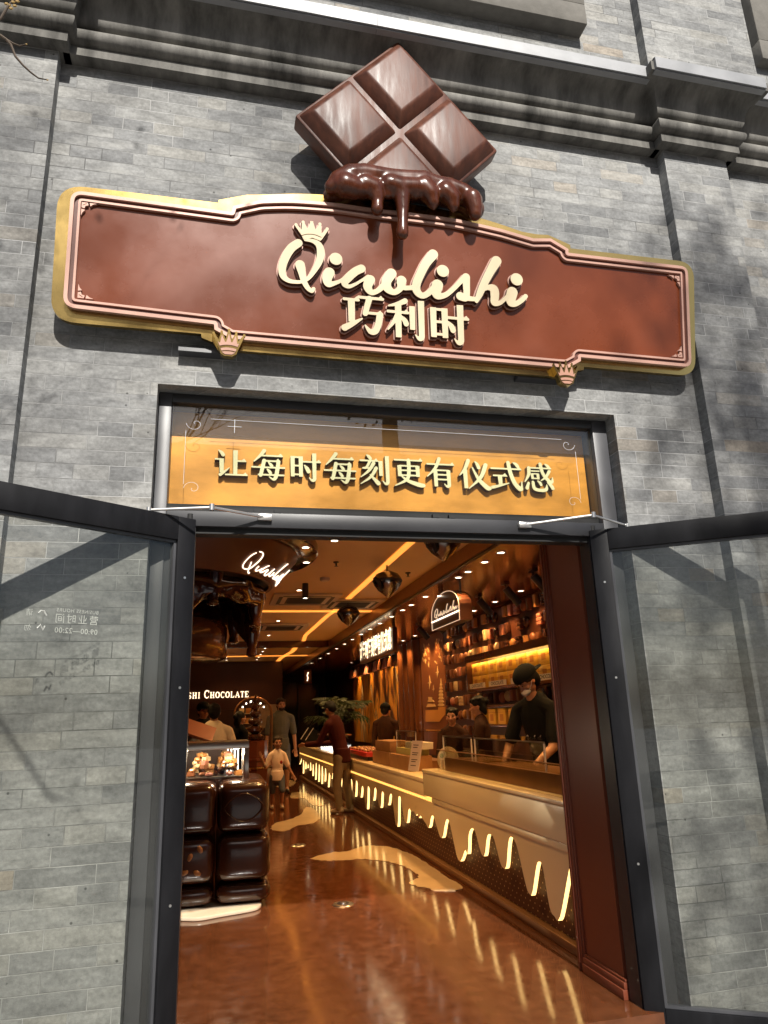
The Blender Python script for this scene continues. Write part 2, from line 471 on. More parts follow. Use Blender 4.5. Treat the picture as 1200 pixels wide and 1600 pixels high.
M_BARK = mat("bark", (0.10, 0.075, 0.055), 0.9, var=0.3, vscale=12, bump=0.5, bscale=30)
M_BUD = mat("young_leaf", (0.30, 0.19, 0.05), 0.6)
M_RED = mat("red_plaster", (0.26, 0.06, 0.035), 0.8, var=0.15, vscale=2)
M_DKGLASS = mat("dark_window", (0.03, 0.035, 0.04), 0.1)

YW, YF, YP = 3.36, 3.45, 3.285         # wall face, door-frame face, pilaster face
WALL = Plane((0, YW, 0), (1, 0, 0), (0, 0, 1))

# ------------------------------------------------------------------ ground outside
g = MB(); g.box(-40, 40, -40, 3.44, -0.35, -0.15)
tag(g.build("pavement", M_PAVE), kind='structure')

# ------------------------------------------------------------------ brick facade
fac = thing("brick_facade", "grey brick shop facade with pilasters and a dark moulded cornice", "facade", (0, YW, -0.15))
OX0, OX1, OZ = -0.312, 2.176, 2.956
PLX, PRX0, PRX1 = -0.911, 2.737, 3.205
w = MB()
w.box(PLX - 0.2, OX0, YW, 3.72, -0.15, OZ); w.box(OX1, PRX0 + 0.2, YW, 3.72, -0.15, OZ)
w.box(PLX - 0.2, PRX0 + 0.2, YW, 3.72, OZ, 4.90)
w.box(-6, 9, YW, 3.72, 4.90, 9.0)
w.box(PRX1 - 0.1, 9, YW, 3.72, -0.15, 4.90)
w.build("wall", M_BRICK, fac)
for x0, x1 in ((-6.0, PLX), (PRX0, PRX1)):
    p = MB(); p.box(x0, x1, YP, YW + 0.1, -0.15, 4.86); p.build("pilaster", M_BRICK, fac)
p = MB(); p.box(PRX0, 6.0, YP, YW + 0.1, 5.25, 9.0); p.build("pilaster", M_BRICK, fac)
p = MB(); p.box(-6, PLX, YP, YW + 0.1, 5.25, 9.0); p.build("pilaster", M_BRICK, fac)
prof = [(3.40, 4.822), (3.287, 4.822), (3.287, 4.880), (3.315, 4.884)]
prof += [(3.290 - 0.052 * math.cos(a), 4.932 + 0.046 * math.sin(a)) for a in [R(d) for d in range(-80, 81, 16)]]
prof += [(3.318, 4.982), (3.300, 4.988)] + [(q[0], q[1]) for q in smooth_line([(3.285, 4.988), (3.258, 4.998), (3.240, 5.022), (3.232, 5.058), (3.222, 5.092), (3.200, 5.124), (3.168, 5.147), (3.13, 5.160)], 4)]
prof += [(3.10, 5.168), (3.10, 5.235), (3.40, 5.27)]
def shift(pf, dy, dz=0.0): return [(y + dy, z + dz) for y, z in pf]
cor = MB()
cor.sweepx(prof, PLX + 0.02, PRX0 - 0.02); cor.sweepx(prof, PRX1 + 0.02, 9)
cor.build("cornice", M_STONE, fac, smooth=40)
def profile_block(x0, x1, dy, sides):
    """cornice block over a pilaster with its returns: each profile point offsets outwards on the sides too"""
    m = MB(); n = len(prof); vs = []; fs = []
    for y, z in prof:
        o = max(0.0, 3.36 - y) * 0.75
        vs.append((x0 - (o if 'l' in sides else 0), y + dy, z)); vs.append((x1 + (o if 'r' in sides else 0), y + dy, z))
    for y, z in prof:
        o = max(0.0, 3.36 - y) * 0.75
        vs.append((x0 - (o if 'l' in sides else 0), 3.42, z)); vs.append((x1 + (o if 'r' in sides else 0), 3.42, z))
    b = 2 * n
    for i in range(1, n - 1):
        fs.append((2 * i, 2 * i + 1, 2 * i + 3, 2 * i + 2))
        fs.append((2 * i, 2 * i + 2, b + 2 * i + 2, b + 2 * i)); fs.append((2 * i + 1, b + 2 * i + 1, b + 2 * i + 3, 2 * i + 3))
    fs.append((2, 3, b + 3, b + 2))
    m.add(vs, fs)
    return m
profile_block(PRX0, PRX1, -0.075, 'lr').build("cornice_block", M_STONE, fac, smooth=40)
profile_block(-6.0, PLX, -0.075, 'r').build("cornice_block", M_STONE, fac, smooth=40)
fl = MB()
def flash(x0, x1, y):
    fl.box(x0, x1, y, y + 0.012, 5.168 + 0.0, 5.250); fl.box(x0, x1, y + 0.012, 3.36, 5.243, 5.255)
    fl.box(x0, x1, y + 0.012, y + 0.05, 5.158, 5.166)
flash(PLX + 0.16, 0.80, 3.08); flash(0.802, PRX0 - 0.155, 3.08); flash(PRX0 - 0.175, PRX1 + 0.16, 3.005); flash(PRX1 + 0.162, 9, 3.08); flash(-6, PLX + 0.158, 3.005)
fl.box(PRX0 - 0.175, PRX0 - 0.165, 3.017, 3.09, 5.168, 5.25); fl.box(PRX1 + 0.15, PRX1 + 0.16, 3.017, 3.09, 5.168, 5.25); fl.box(PLX + 0.148, PLX + 0.158, 3.017, 3.09, 5.168, 5.25)
fl.build("flashing", M_FLASH, fac)
def surround(x0, x1, z0, z1, y):
    m = MB(); wd = 0.17
    m.box(x0, x1, y, YW + 0.02, z0, z0 + wd); m.box(x0, x0 + wd, y, YW + 0.02, z0 + wd, z1); m.box(x1 - wd, x1, y, YW + 0.02, z0 + wd, z1)
    m.box(x0 + wd, x1 - wd, y + 0.04, YW + 0.02, z0 + wd, z0 + wd + 0.04)
    k = 0.0
    s = m.build("window_surround", M_STONE2, fac, bevel=0.006)
    x = x0 + wd + 0.05
    while x < x1 - wd - 0.05:
        q = MB(); q.box(x, x + 0.05, y + 0.05, YW + 0.01, z0 + wd + 0.06, z0 + wd + 0.10); q.build("dentil", M_STONE2, s); x += 0.11
    zz = z0 + wd + 0.16
    while zz < min(z1, z0 + 0.9):
        for bx in (x1 - wd - 0.045, x0 + wd + 0.045):
            q = MB(); q.ball((bx, YW - 0.06, zz), 0.028, 8, 6); q.build("bead", M_STONE2, s)
        zz += 0.075
    d = MB(); d.box(x0 + wd + 0.1, x1 - wd - 0.1, YW - 0.012, YW + 0.01, z0 + wd + 0.14, z1); d.build("pane", M_DKGLASS, s)
surround(0.55, 2.292, 5.735, 7.4, 3.25)
surround(3.62, 5.2, 5.70, 7.4, 3.21)

# ------------------------------------------------------------------ entrance frame with transom
ent = thing("entrance_frame", "dark grey metal entrance frame with a wide glazed transom above the doorway", "door frame", (0.93, YF, 0))
TG0, TG1, TGZ0, TGZ1 = -0.247, 2.083, 2.384, 2.905
for x0, x1 in ((OX0 + 0.004, TG0), (TG1, OX1 - 0.004)):
    m = MB(); m.box(x0, x1, YF, YF + 0.13, -0.15, 2.952); m.build("post", M_FRAME, ent, bevel=0.003)
m = MB(); m.box(TG0, TG1, YF + 0.003, YF + 0.13, TGZ1, 2.952); m.build("head_rail", M_BAR, ent, bevel=0.003)
m = MB(); m.box(TG0, TG1, YF + 0.002, YF + 0.13, 2.262, 2.338); m.build("transom_bar", M_BAR, ent, bevel=0.003)
m = MB(); m.box(TG0, TG1, YF + 0.045, YF + 0.12, 2.338, 2.384)
for x in (0.17, 0.27, 1.10, 1.19): m.box(x, x + 0.035, YF + 0.02, YF + 0.045, 2.345, 2.365)
m.build("glazing_channel", M_BLACK, ent)
for x0, x1 in ((TG0, -0.107), (1.988, TG1)):
    m = MB(); m.box(x0, x1, YF + 0.012, YF + 0.12, -0.15, 2.262); m.build("jamb", M_JAMB, ent)
m = MB(); m.box(-0.107, 1.988, YF + 0.03, YF + 0.11, 2.232, 2.262); m.build("door_stop", M_BLACK, ent)
m = MB(); m.box(TG0, TG1, YF + 0.030, YF + 0.036, TGZ0, TGZ1); tg = m.build("transom_glass", M_TGLASS, ent)
TP = Plane((0, YF + 0.0275, 0), (1, 0, 0), (0, 0, 1))
m = MB()
q = [TP.px(*c) for c in ((300, 672), (905, 708), (917, 785), (290, 768))]
bx0, bx1, bz0, bz1 = -0.175, 1.975, 2.43, 2.835
for a, b in (((bx0, bz0 + 0.05), (bx0, bz1 - 0.07)), ((bx1, bz0 + 0.05), (bx1, bz1 - 0.07)), ((bx0 + 0.12, bz1), (bx1 - 0.08, bz1))):
    m.tube([TP.p(*a), TP.p(*b)], 0.0010, 5)
for sx, cx in ((1, bx0), (-1, bx1)):
    for cz, sz in ((bz0, 1), (bz1, -1)):
        pts = [TP.p(cx + sx * (0.045 - 0.045 * (1 - t / 18) * math.cos(t / 18 * 7)), cz + sz * (0.03 + 0.04 * (1 - t / 18) * math.sin(t / 18 * 7))) for t in range(18)]
        m.tube(pts, 0.0009, 5)
m.tube([TP.p(0.03, 2.80), TP.p(0.10, 2.80)], 0.0014, 5); m.tube([TP.p(0.065, 2.765), TP.p(0.065, 2.84)], 0.0014, 5)
m.build("vinyl_line", M_WHITE, tg)

# ------------------------------------------------------------------ hand-drawn characters (0..100 box, y down)
def cH(x0, x1, y, w=2.6): return [('s', [(x0, y, w), (x1 - 3, y, w)]), ('p', [(x1 - 15, y - 1), (x1 - 7, y - 9), (x1 + 1, y + 2.2), (x1 - 8, y + 2.4)])]
def ch(x0, x1, y, w=2.6): return [('s', [(x0, y, w), (x1, y, w)])]
def cV(x, y0, y1, w=5.8): return [('p', [(x - w - 2, y0), (x + w, y0 - 0.5), (x + w, y1), (x - w, y1)])]
def cS(*pts): return [('s', smooth_line(pts, 5))]
def hook(x, y, w=5.8): return cS((x, y - 12, w), (x - 1, y - 2, w), (x - 8, y + 1, w * 0.62), (x - 17, y - 8, 1.2))
GL = {
 '让': cS((12, 8, 2), (20, 15, 5), (25, 23, 5.5)) + ch(3, 22, 38) + cV(22, 36, 82) + cS((18, 90, 5), (30, 80, 3.5), (44, 66, 1.2)) + cV(62, 6, 88) + cH(66, 94, 42) + cH(34, 99, 89),
 '每': cS((36, 4, 6), (24, 20, 4.5), (5, 40, 1.5)) + cH(26, 94, 20) + cS((36, 36, 5.8), (31, 62, 5.8), (26, 84, 5.2)) + cH(36, 86, 37) + cS((80, 38, 6), (77, 64, 6), (73, 86, 6), (66, 96, 4), (52, 88, 1.2)) + ch(0, 99, 58) + ch(20, 97, 82) + cS((50, 42, 2), (56, 48, 4.5), (60, 53, 4.5)) + cS((46, 64, 2), (52, 70, 4.5), (56, 76, 4.5)),
 '时': cV(11, 17, 84) + cV(37, 17, 84) + ch(11, 38, 20) + ch(11, 38, 48) + ch(11, 38, 77) + cH(44, 101, 34) + cV(80, 5, 88) + hook(80, 94) + cS((48, 46, 2), (56, 56, 6), (61, 66, 6)),
 '刻': cS((24, 4, 2), (31, 9, 5), (36, 15, 5)) + cH(2, 62, 22) + cS((34, 24, 4.5), (22, 44, 4), (10, 47, 2)) + ch(12, 40, 46) + cS((46, 30, 6), (30, 54, 4.5), (3, 76, 1.5)) + cS((54, 46, 6), (36, 74, 4.5), (3, 97, 1.5)) + cS((34, 68, 2), (48, 82, 5), (60, 94, 7)) + cV(70, 22, 70) + cV(92, 5, 88) + hook(92, 94),
 '更': cH(4, 97, 12) + cV(20, 30, 66) + cV(80, 30, 66) + ch(20, 80, 31) + ch(20, 80, 46) + ch(20, 80, 62) + cS((50, 12, 6), (50, 50, 6), (42, 76, 5), (4, 97, 1.5)) + cS((22, 62, 1.5), (46, 80, 5), (82, 92, 7), (97, 94, 6)),
 '有': cH(4, 98, 22) + cS((46, 3, 6), (32, 34, 5), (3, 64, 1.5)) + cV(32, 42, 97) + ch(32, 76, 42) + cV(77, 41, 90) + hook(77, 95) + ch(32, 76, 57) + ch(32, 76, 73),
 '仪': cS((32, 3, 6), (20, 32, 5), (2, 54, 1.5)) + cV(21, 34, 97) + cS((54, 6, 2), (61, 15, 5), (65, 26, 5.5)) + cS((88, 16, 6.5), (70, 58, 5.5), (30, 97, 1.5)) + cS((44, 26, 2), (62, 64, 5.5), (88, 92, 7.5), (97, 94, 6)),
 '式': cH(4, 98, 26) + cS((58, 4, 5.5), (63, 40, 6), (74, 74, 6.5), (90, 93, 7), (95, 84, 3), (96, 68, 1.5)) + cS((74, 4, 2), (82, 9, 5), (87, 16, 5)) + cH(10, 52, 50) + cV(30, 50, 82) + cS((4, 90, 5), (26, 84, 4), (56, 74, 1.5)),
 '感': cH(18, 94, 18) + cS((19, 18, 5.5), (17, 42, 5), (3, 68, 1.5)) + ch(27, 52, 29, 2.2) + cV(29, 38, 58, 3.8) + cV(48, 38, 58, 3.8) + ch(29, 48, 39, 2.2) + ch(29, 48, 55, 2.2) + cS((58, 3, 5.5), (64, 36, 5.5), (80, 60, 6), (92, 66, 5), (95, 50, 1.5)) + cS((86, 28, 5), (74, 48, 4), (56, 62, 1.5)) + cS((74, 3, 2), (81, 8, 4.5), (85, 13, 4.5)) + cS((14, 72, 4), (8, 90, 5.5)) + cS((29, 68, 4.5), (32, 90, 5.5), (50, 96, 5.5), (70, 93, 5.5), (74, 76, 1.5)) + cS((45, 64, 2), (52, 70, 4.5), (55, 77, 4.5)) + cS((77, 68, 2), (88, 78, 5.5), (93, 88, 5.5)),
 '巧': cH(2, 40, 14, 3.4) + cV(21, 14, 70, 7.5) + cS((4, 86, 8), (24, 74, 6), (46, 60, 2)) + cH(38, 100, 6, 3.6) + cS((64, 8, 7.5), (59, 26, 7), (54, 46, 6.5)) + cH(52, 98, 44, 3.4) + cS((90, 46, 8), (86, 70, 8), (78, 88, 8), (66, 90, 6), (54, 76, 2)),
 '利': cS((48, 4, 7), (28, 13, 5), (4, 20, 2)) + cH(2, 58, 34, 3.4) + cV(30, 12, 98, 7.5) + cS((28, 36, 5), (18, 58, 5), (2, 80, 2)) + cS((36, 44, 3), (46, 54, 6.5), (50, 62, 7)) + cV(67, 16, 76, 6.8) + cV(91, 0, 90, 7.5) + hook(91, 96, 7.5),
}
GL['時'] = cV(11, 14, 88, 7) + cV(40, 14, 88, 7) + ch(11, 40, 18, 3.2) + ch(11, 40, 49, 3.2) + ch(11, 40, 80, 3.2) + cH(46, 102, 36, 3.4) + cV(80, 2, 90, 7.5) + hook(80, 96, 7.5) + cS((48, 48, 3), (56, 58, 7), (60, 67, 7))
def glyph_field(name, x0, x1, z0, z1, res, pad=0.012):
    """field of a character filling the box; distances in metres"""
    xs, zs, X, Z = grid(x0 - pad, x1 + pad, z0 - pad, z1 + pad, res)
    sx, sz = (x1 - x0) / 100, (z1 - z0) / 100; s = (sx + sz) / 2
    U = (X - x0) / sx; V = (z1 - Z) / sz
    f = np.full(X.shape, 1e9)
    for kind, pts in GL[name]:
        f = np.minimum(f, sd_stroke(U, V, pts) if kind == 's' else sd_poly(U, V, pts))
    return f * s, xs, zs

# ------------------------------------------------------------------ slogan panel behind the transom glass
slo = thing("slogan_panel", "orange brushed panel behind the transom glass carrying a row of cream characters", "sign panel", (0.9, 3.60, 2.36))
SP = Plane((0, 3.575, 0), (1, 0, 0), (0, 0, 1))
pr = SP.px(915, 740)[0]
m = MB(); m.box(TG0 - 0.04, pr, 3.575, 3.595, 2.30, 2.97); m.build("panel", M_ORANGE, slo)
m = MB(); m.box(pr + 0.002, TG1 + 0.05, 3.585, 3.60, 2.30, 2.97); m.build("side_strip", mat("pale_strip", (0.42, 0.40, 0.30), 0.6, var=0.2), slo)
boxes = [('让', 335, 701, 388, 747), ('每', 394, 703, 445, 751), ('时', 452, 706, 501, 753), ('每', 507, 708, 556, 756), ('刻', 562, 710, 609, 758), ('更', 615, 714, 662, 761), ('有', 666, 716, 711, 762), ('仪', 717, 719, 765, 765), ('式', 766, 721, 816, 767), ('感', 818, 724, 865, 768)]
for nm, x0, y0, x1, y1 in boxes:
    a = SP.px(x0, (y0 + y1) / 2, 0.03); b = SP.px(x1, (y0 + y1) / 2, 0.03); c = SP.px((x0 + x1) / 2, y0, 0.03); d = SP.px((x0 + x1) / 2, y1, 0.03)
    f, xs, zs = glyph_field(nm, a[0], b[0], d[1], c[1], 0.0022)
    m = MB(); plate(m, f - 0.0006, xs, zs, SP.p, 0.001, 0.030); o = m.build("character", M_LETTER, slo)
    m = MB(); plate(m, f, xs, zs, SP.p, 0.030, 0.034); m.build("face", M_CREAM2, o)

# ------------------------------------------------------------------ shop sign (leans forward a little)
sgn = thing("shop_sign", "brown shop sign with a gold edge and cream script over the doorway", "shop sign", (0.95, 3.30, 3.16))
TL = R(6.0)
SG = Plane((0, 3.262, 3.18), (1, 0, 0), (0, -math.sin(TL), math.cos(TL)))
def spx(pts): return [(*SG.px(q[0], q[1]), *q[2:]) for q in pts]
gold = round_poly(spx([(91, 287, .13), (341, 317), (341.5, 312.5), (386, 304.5)]) + [(q[0], q[1]) for q in smooth_line(spx([(400, 304.6), (470, 303), (526, 306), (600, 314), (680, 325), (755, 342), (816, 362)]), 4)] +
                  spx([(838, 366), (856.5, 367), (891, 382.5), (891.5, 388), (1084, 410, .11), (1087, 588, .11), (912.5, 573), (912, 578), (900, 579.6), (893, 588), (888, 590), (868, 590), (859, 588), (374, 548), (362, 549), (342, 549), (333, 535), (315, 527.5), (314, 521.5), (78, 501, .12)]))
m = MB(); m.prism(gold[::-1], SG, -0.03, 0.0); m.build("gold_edge", M_GOLD, sgn, smooth=50)
rim = MB()
trim = round_poly(spx([(113, 303, .06), (361.5, 337), (364, 327.6), (402, 319.5)]) + [(q[0], q[1]) for q in smooth_line(spx([(410, 318.6), (456, 318), (523, 323), (577, 330.5), (640, 338), (710, 347.5), (780, 363)]), 4)] +
                  spx([(829.5, 377.5), (856.5, 377.5), (884, 394), (883.5, 399.6), (1069, 421, .05), (1075, 577, .05), (903, 561.5), (903, 567.5), (884, 578), (869, 577), (359, 533), (353, 529), (335, 519), (334.5, 511), (100, 484, .06)]))
us = [q[0] for q in trim]; vs_ = [q[1] for q in trim]
xs, zs, X, Z = grid(min(us) - 0.02, max(us) + 0.02, min(vs_) - 0.02, max(vs_) + 0.02, 0.0042)
FT = sd_poly(X, Z, trim)
m = MB(); plate(m, FT, xs, zs, SG.p, 0.0, 0.012); m.build("panel", M_SIGN, sgn)
ring = lambda a, b: np.maximum(FT + a, -(FT + b))
m = MB(); plate(m, ring(0.0, 0.0175), xs, zs, SG.p, 0.0122, 0.034); m.build("outer_moulding", M_PINK, sgn)
m = MB(); plate(m, ring(0.0178, 0.036), xs, zs, SG.p, 0.0122, 0.020); m.build("moulding_channel", M_PINKD, sgn)
m = MB(); plate(m, ring(0.0363, 0.0475), xs, zs, SG.p, 0.0122, 0.030); m.build("inner_moulding", M_PINK, sgn)
# corner ornaments
for (px_, py_), (sx, sy) in (((128, 319), (1, -1)), ((121, 470), (1, 1)), ((1058, 434), (-1, -1)), ((1063, 562), (-1, 1))):
    u0, v0 = SG.px(px_, py_); o = MB()
    xs2, zs2, X2, Z2 = grid(-0.004, 0.09, -0.004, 0.09, 0.0016)
    f = np.full(X2.shape, 1e9)
    for tri in ([(0.004, 0.004), (0.032, 0.004), (0.036, 0.018), (0.022, 0.022), (0.018, 0.036), (0.004, 0.032)], [(0.040, 0.004), (0.078, 0.004), (0.058, 0.010), (0.044, 0.022)], [(0.004, 0.040), (0.004, 0.078), (0.010, 0.058), (0.022, 0.044)]):
        f = np.minimum(f, sd_poly(X2, Z2, tri))
    f = np.maximum(f, -sd_stroke(X2, Z2, [(0.010, 0.020, 0.0015), (0.026, 0.010, 0.0015)]))
    plate(o, f, xs2, zs2, lambda u, v, d: SG.p(u0 + sx * u, v0 + sy * v, d), 0.0122, 0.026)
    o.build("corner_ornament", M_PINK, sgn)
# crown emblems under the edge
CROWN = [(-50, 40), (-30, 10), (-24, 46), (-10, 14), (0, 54), (10, 14), (24, 46), (30, 10), (50, 40), (30, -8), (24, -26), (12, -34), (-12, -34), (-24, -26), (-30, -8)]
for cx, cy, rr in ((357, 545, 0.0016), (880, 591, 0.0016)):
    u0, v0 = SG.px(cx, cy); s = 0.00148
    xs2, zs2, X2, Z2 = grid(-0.09, 0.09, -0.07, 0.095, 0.0018)
    f = sd_poly(X2, Z2, [(a * s, b * s) for a, b in CROWN]) - 0.004
    for a, b in ((-50, 41), (-24, 48), (0, 56), (24, 48), (50, 41)): f = np.minimum(f, np.hypot(X2 - a * s, Z2 - b * s) - 0.006)
    mp_ = lambda u, v, d: SG.p(u0 + u, v0 + v, d)
    o = MB(); plate(o, f, xs2, zs2, mp_, 0.001, 0.040); em = o.build("crown_emblem", M_GOLD, sgn)
    f2 = sd_poly(X2, Z2, [(a * s, b * s) for a, b in CROWN]) + 0.004
    band = np.abs(Z2 + 0.004 + 4 * X2 * X2) - 0.007
    band2 = np.abs(Z2 + 0.028 + 4 * X2 * X2) - 0.003
    f2 = np.maximum(np.maximum(f2, -band), -band2)
    o = MB(); plate(o, f2, xs2, zs2, mp_, 0.0402, 0.043); o.build("inlay", M_INL, em)
# script lettering, traced stroke by stroke
A = lambda x, y, w: (420 + x / 5.4545, 330 + y / 5.4545, w / 5.4545)
B = lambda x, y, w: (620 + x / 5.4545, 370 + y / 5.4545, w / 5.4545)
script = [
 [A(252, 270, 36), A(190, 315, 38), A(140, 395, 37), A(114, 480, 34), A(122, 548, 29), A(165, 588, 21), A(220, 601, 17), A(280, 600, 15), A(335, 573, 16), A(385, 508, 22), A(428, 430, 29), A(444, 350, 34), A(425, 285, 28), A(372, 252, 18), A(310, 245, 10)],
 [A(266, 455, 42), A(282, 520, 33), A(298, 590, 25), A(330, 650, 22), A(366, 680, 17), A(382, 660, 16)],
 [A(516, 522, 46), A(497, 570, 42), A(508, 618, 30), A(555, 614, 20), A(612, 592, 15), A(650, 560, 12)],
 [A(790, 488, 36), A(735, 515, 36), A(675, 568, 36), A(645, 615, 27), A(682, 641, 18), A(740, 620, 13), A(795, 588, 13), A(850, 566, 26)],
 [A(866, 582, 40), A(842, 640, 38), A(874, 690, 26), A(930, 676, 22), A(985, 625, 26)],
 [A(1045, 530, 44), A(1003, 595, 42), A(1012, 655, 38), A(1068, 690, 25), A(1120, 655, 28), A(1132, 590, 42)],
 [A(1120, 610, 30), A(1150, 650, 22), A(1210, 652, 20), B(130, 433, 22)],
 [B(310, 148, 42), B(252, 220, 38), B(205, 310, 36), B(168, 400, 36), B(172, 462, 34), B(215, 500, 27), B(265, 482, 25), B(320, 430, 26)],
 [B(347, 410, 48), B(335, 465, 43), B(352, 504, 30), B(420, 492, 22), B(490, 435, 20), B(545, 378, 22), B(590, 342, 32)],
 [B(592, 342, 32), B(594, 420, 30), B(596, 480, 28), B(585, 520, 30), B(542, 505, 36)],
 [B(590, 520, 24), B(640, 528, 20), B(680, 530, 18)],
 [B(850, 205, 42), B(800, 290, 36), B(748, 390, 32), B(705, 490, 27), B(680, 550, 14)],
 [B(735, 450, 14), B(780, 432, 22), B(828, 445, 36), B(836, 510, 36), B(832, 560, 28), B(880, 562, 18), B(935, 515, 16), B(960, 480, 16)],
 [B(985, 472, 45), B(972, 525, 42), B(972, 565, 28), B(1010, 572, 22), B(1062, 542, 20), B(1098, 506, 19)],
 [A(572, 405, 55), A(572.5, 405, 55)], [B(393, 290, 52), B(393.5, 290, 52)], [B(1022, 362, 52), B(1022.5, 362, 52)],
]
D_L = 0.046
def s_uv(q):
    u, v = SG.px(q[0], q[1], D_L); u2, v2 = SG.px(q[0] + q[2], q[1], D_L)
    return (u, v, math.hypot(u2 - u, v2 - v) * 0.98)
strokes = [smooth_line([s_uv(q) for q in st], 6) if len(st) > 2 else [s_uv(q) for q in st] for st in script]
crown = [A(300, 240, 0), A(284, 205, 0), A(226, 122, 0), A(240, 118, 0), A(283, 165, 0), A(287, 100, 0), A(300, 98, 0), A(332, 158, 0), A(358, 92, 0), A(374, 92, 0), A(398, 166, 0), A(428, 116, 0), A(442, 118, 0), A(446, 200, 0), A(490, 152, 0), A(504, 160, 0), A(452, 236, 0), A(440, 248, 0), A(370, 222, 0)]
xs, zs, X, Z = grid(min(q[0] for s in strokes for q in s) - .06, max(q[0] for s in strokes for q in s) + .06, min(q[1] for s in strokes for q in s) - .06, max(q[1] for s in strokes for q in s) + .10, 0.0028)
FS = np.full(X.shape, 1e9)
for st in strokes: FS = np.minimum(FS, sd_stroke(X, Z, st))
FC = sd_poly(X, Z, [s_uv(q)[:2] for q in crown]) - 0.002
for q in (A(232, 114, 14), A(293, 92, 14), A(366, 84, 14), A(436, 109, 14), A(498, 150, 14)):
    u, v, r_ = s_uv(q); FC = np.minimum(FC, np.hypot(X - u, Z - v) - r_)
slit = smooth_line([s_uv(A(282, 206, 4)), s_uv(A(330, 196, 4)), s_uv(A(390, 200, 4)), s_uv(A(446, 222, 4))], 5)
FCs = np.maximum(FC, -sd_stroke(X, Z, slit))
def raised(name, F, Fface, xs, zs):
    m = MB(); plate(m, F - 0.001, xs, zs, SG.p, 0.0122, D_L - 0.004); o = m.build(name, M_LETTER, sgn)
    m = MB(); plate(m, F - 0.0065, xs, zs, SG.p, 0.0121, 0.020); m.build("outline", M_PINK, o)
    m = MB(); plate(m, Fface, xs, zs, SG.p, D_L - 0.004, D_L); m.build("face", M_CREAM, o)
raised("script_lettering", FS, FS, xs, zs)
raised("crown", FC, FCs, xs, zs)
for nm, x0, y0, x1, y1 in (('巧', 536, 461, 600, 523), ('利', 605, 468, 664, 529), ('時', 671, 474, 732, 536)):
    a = SG.px(x0, (y0 + y1) / 2, D_L); b = SG.px(x1, (y0 + y1) / 2, D_L); c = SG.px((x0 + x1) / 2, y0, D_L); d = SG.px((x0 + x1) / 2, y1, D_L)
    f, xs2, zs2 = glyph_field(nm, a[0], b[0], d[1], c[1], 0.0026, 0.02)
    raised("character", f, f, xs2, zs2)
for x in (0.05, 1.85):
    m = MB(); m.box(x - .27, x - .02, 3.30, YW + 0.02, 3.115, 3.135); m.build("wall_bracket", M_FRAME, sgn)

# ------------------------------------------------------------------ chocolate bar with melting drips on top of the sign
bar = thing("chocolate_sculpture", "giant glossy chocolate bar of four squares melting over the sign", "sculpture", (0.9, 3.1, 4.0))
BY = 3.15
Tc, Lc, Rc = atY(622, 64, BY), atY(461, 180, BY), atY(778, 235, BY)
e1 = Rc - Tc; e2 = Lc - Tc
def bp(s, t, d): return Tc + e1 * s + e2 * t + Vector((0, -d, 0))
m = MB()
def frustum(s0, s1, t0, t1, d0, d1, ins):
    v = [bp(s0, t0, d0), bp(s1, t0, d0), bp(s1, t1, d0), bp(s0, t1, d0), bp(s0 + ins, t0 + ins, d1), bp(s1 - ins, t0 + ins, d1), bp(s1 - ins, t1 - ins, d1), bp(s0 + ins, t1 - ins, d1)]
    m.add(v, [(3, 2, 1, 0), (4, 5, 6, 7), (0, 1, 5, 4), (1, 2, 6, 5), (2, 3, 7, 6), (3, 0, 4, 7)])
frustum(0, 1, 0, 1, -0.10, 0.0, 0.0)
for s0 in (0.0, 0.5):
    for t0 in (0.0, 0.5):
        frustum(s0 + 0.012, s0 + 0.488, t0 + 0.012, t0 + 0.488, -0.003, 0.060, 0.066)
bo = m.build("bar", M_CHOC, bar, bevel=0.011)
bm = bmesh.new(); bm.from_mesh(bo.data)
cut = atY(440 + 620 / 3.333, 50 + 800 / 3.333, BY) - Vector((0.9, 3.1, 4.0))
bmesh.ops.bisect_plane(bm, geom=bm.verts[:] + bm.edges[:] + bm.faces[:], plane_co=cut, plane_no=(-0.13, 0, -1), clear_outer=True)
bm.to_mesh(bo.data); bm.free()
for x in (0.75, 1.02):
    m = MB(); m.box(x, x + .05, 3.24, YW + 0.02, 4.30, 4.34); m.build("bracket", M_FRAME, bar)

def capsule(mb, a, b, ra, rb, seg=12):
    a = Vector(a); b = Vector(b)
    mb.ball(a, ra, seg, 8); mb.ball(b, rb, seg, 8)
    if (b - a).length > 1e-6: mb.tube([a, b], [ra, rb], seg)
def remeshed(mb, name, mat_, parent, voxel, smooth_it=4, subs=None):
    """fuse overlapping pieces into one continuous skin"""
    off = ROOT.get(parent.name, Vector()) if parent is not None else Vector()
    me = bpy.data.meshes.new("raw"); me.from_pydata([tuple(Vector(v) - off) for v in mb.V], [], mb.Fc)
    bm = bmesh.new(); bm.from_mesh(me); bmesh.ops.recalc_face_normals(bm, faces=bm.faces); bm.to_mesh(me); bm.free()
    t = bpy.data.objects.new("raw", me); COL.objects.link(t)
    r_ = t.modifiers.new("r", 'REMESH'); r_.mode = 'VOXEL'; r_.voxel_size = voxel; r_.use_smooth_shade = True
    if smooth_it:
        s_ = t.modifiers.new("s", 'SMOOTH'); s_.factor = 0.5; s_.iterations = smooth_it
    dg = bpy.context.evaluated_depsgraph_get(); dg.update()
    out = bpy.data.meshes.new_from_object(t.evaluated_get(dg)); out.name = name
    bpy.data.objects.remove(t); bpy.data.meshes.remove(me)
    for p in out.polygons: p.use_smooth = True
    out.materials.clear(); out.materials.append(mat_)
    o = bpy.data.objects.new(name, out); COL.objects.link(o)
    if parent is not None: o.parent = parent; ROOT[o.name] = off
    return o
m = MB()
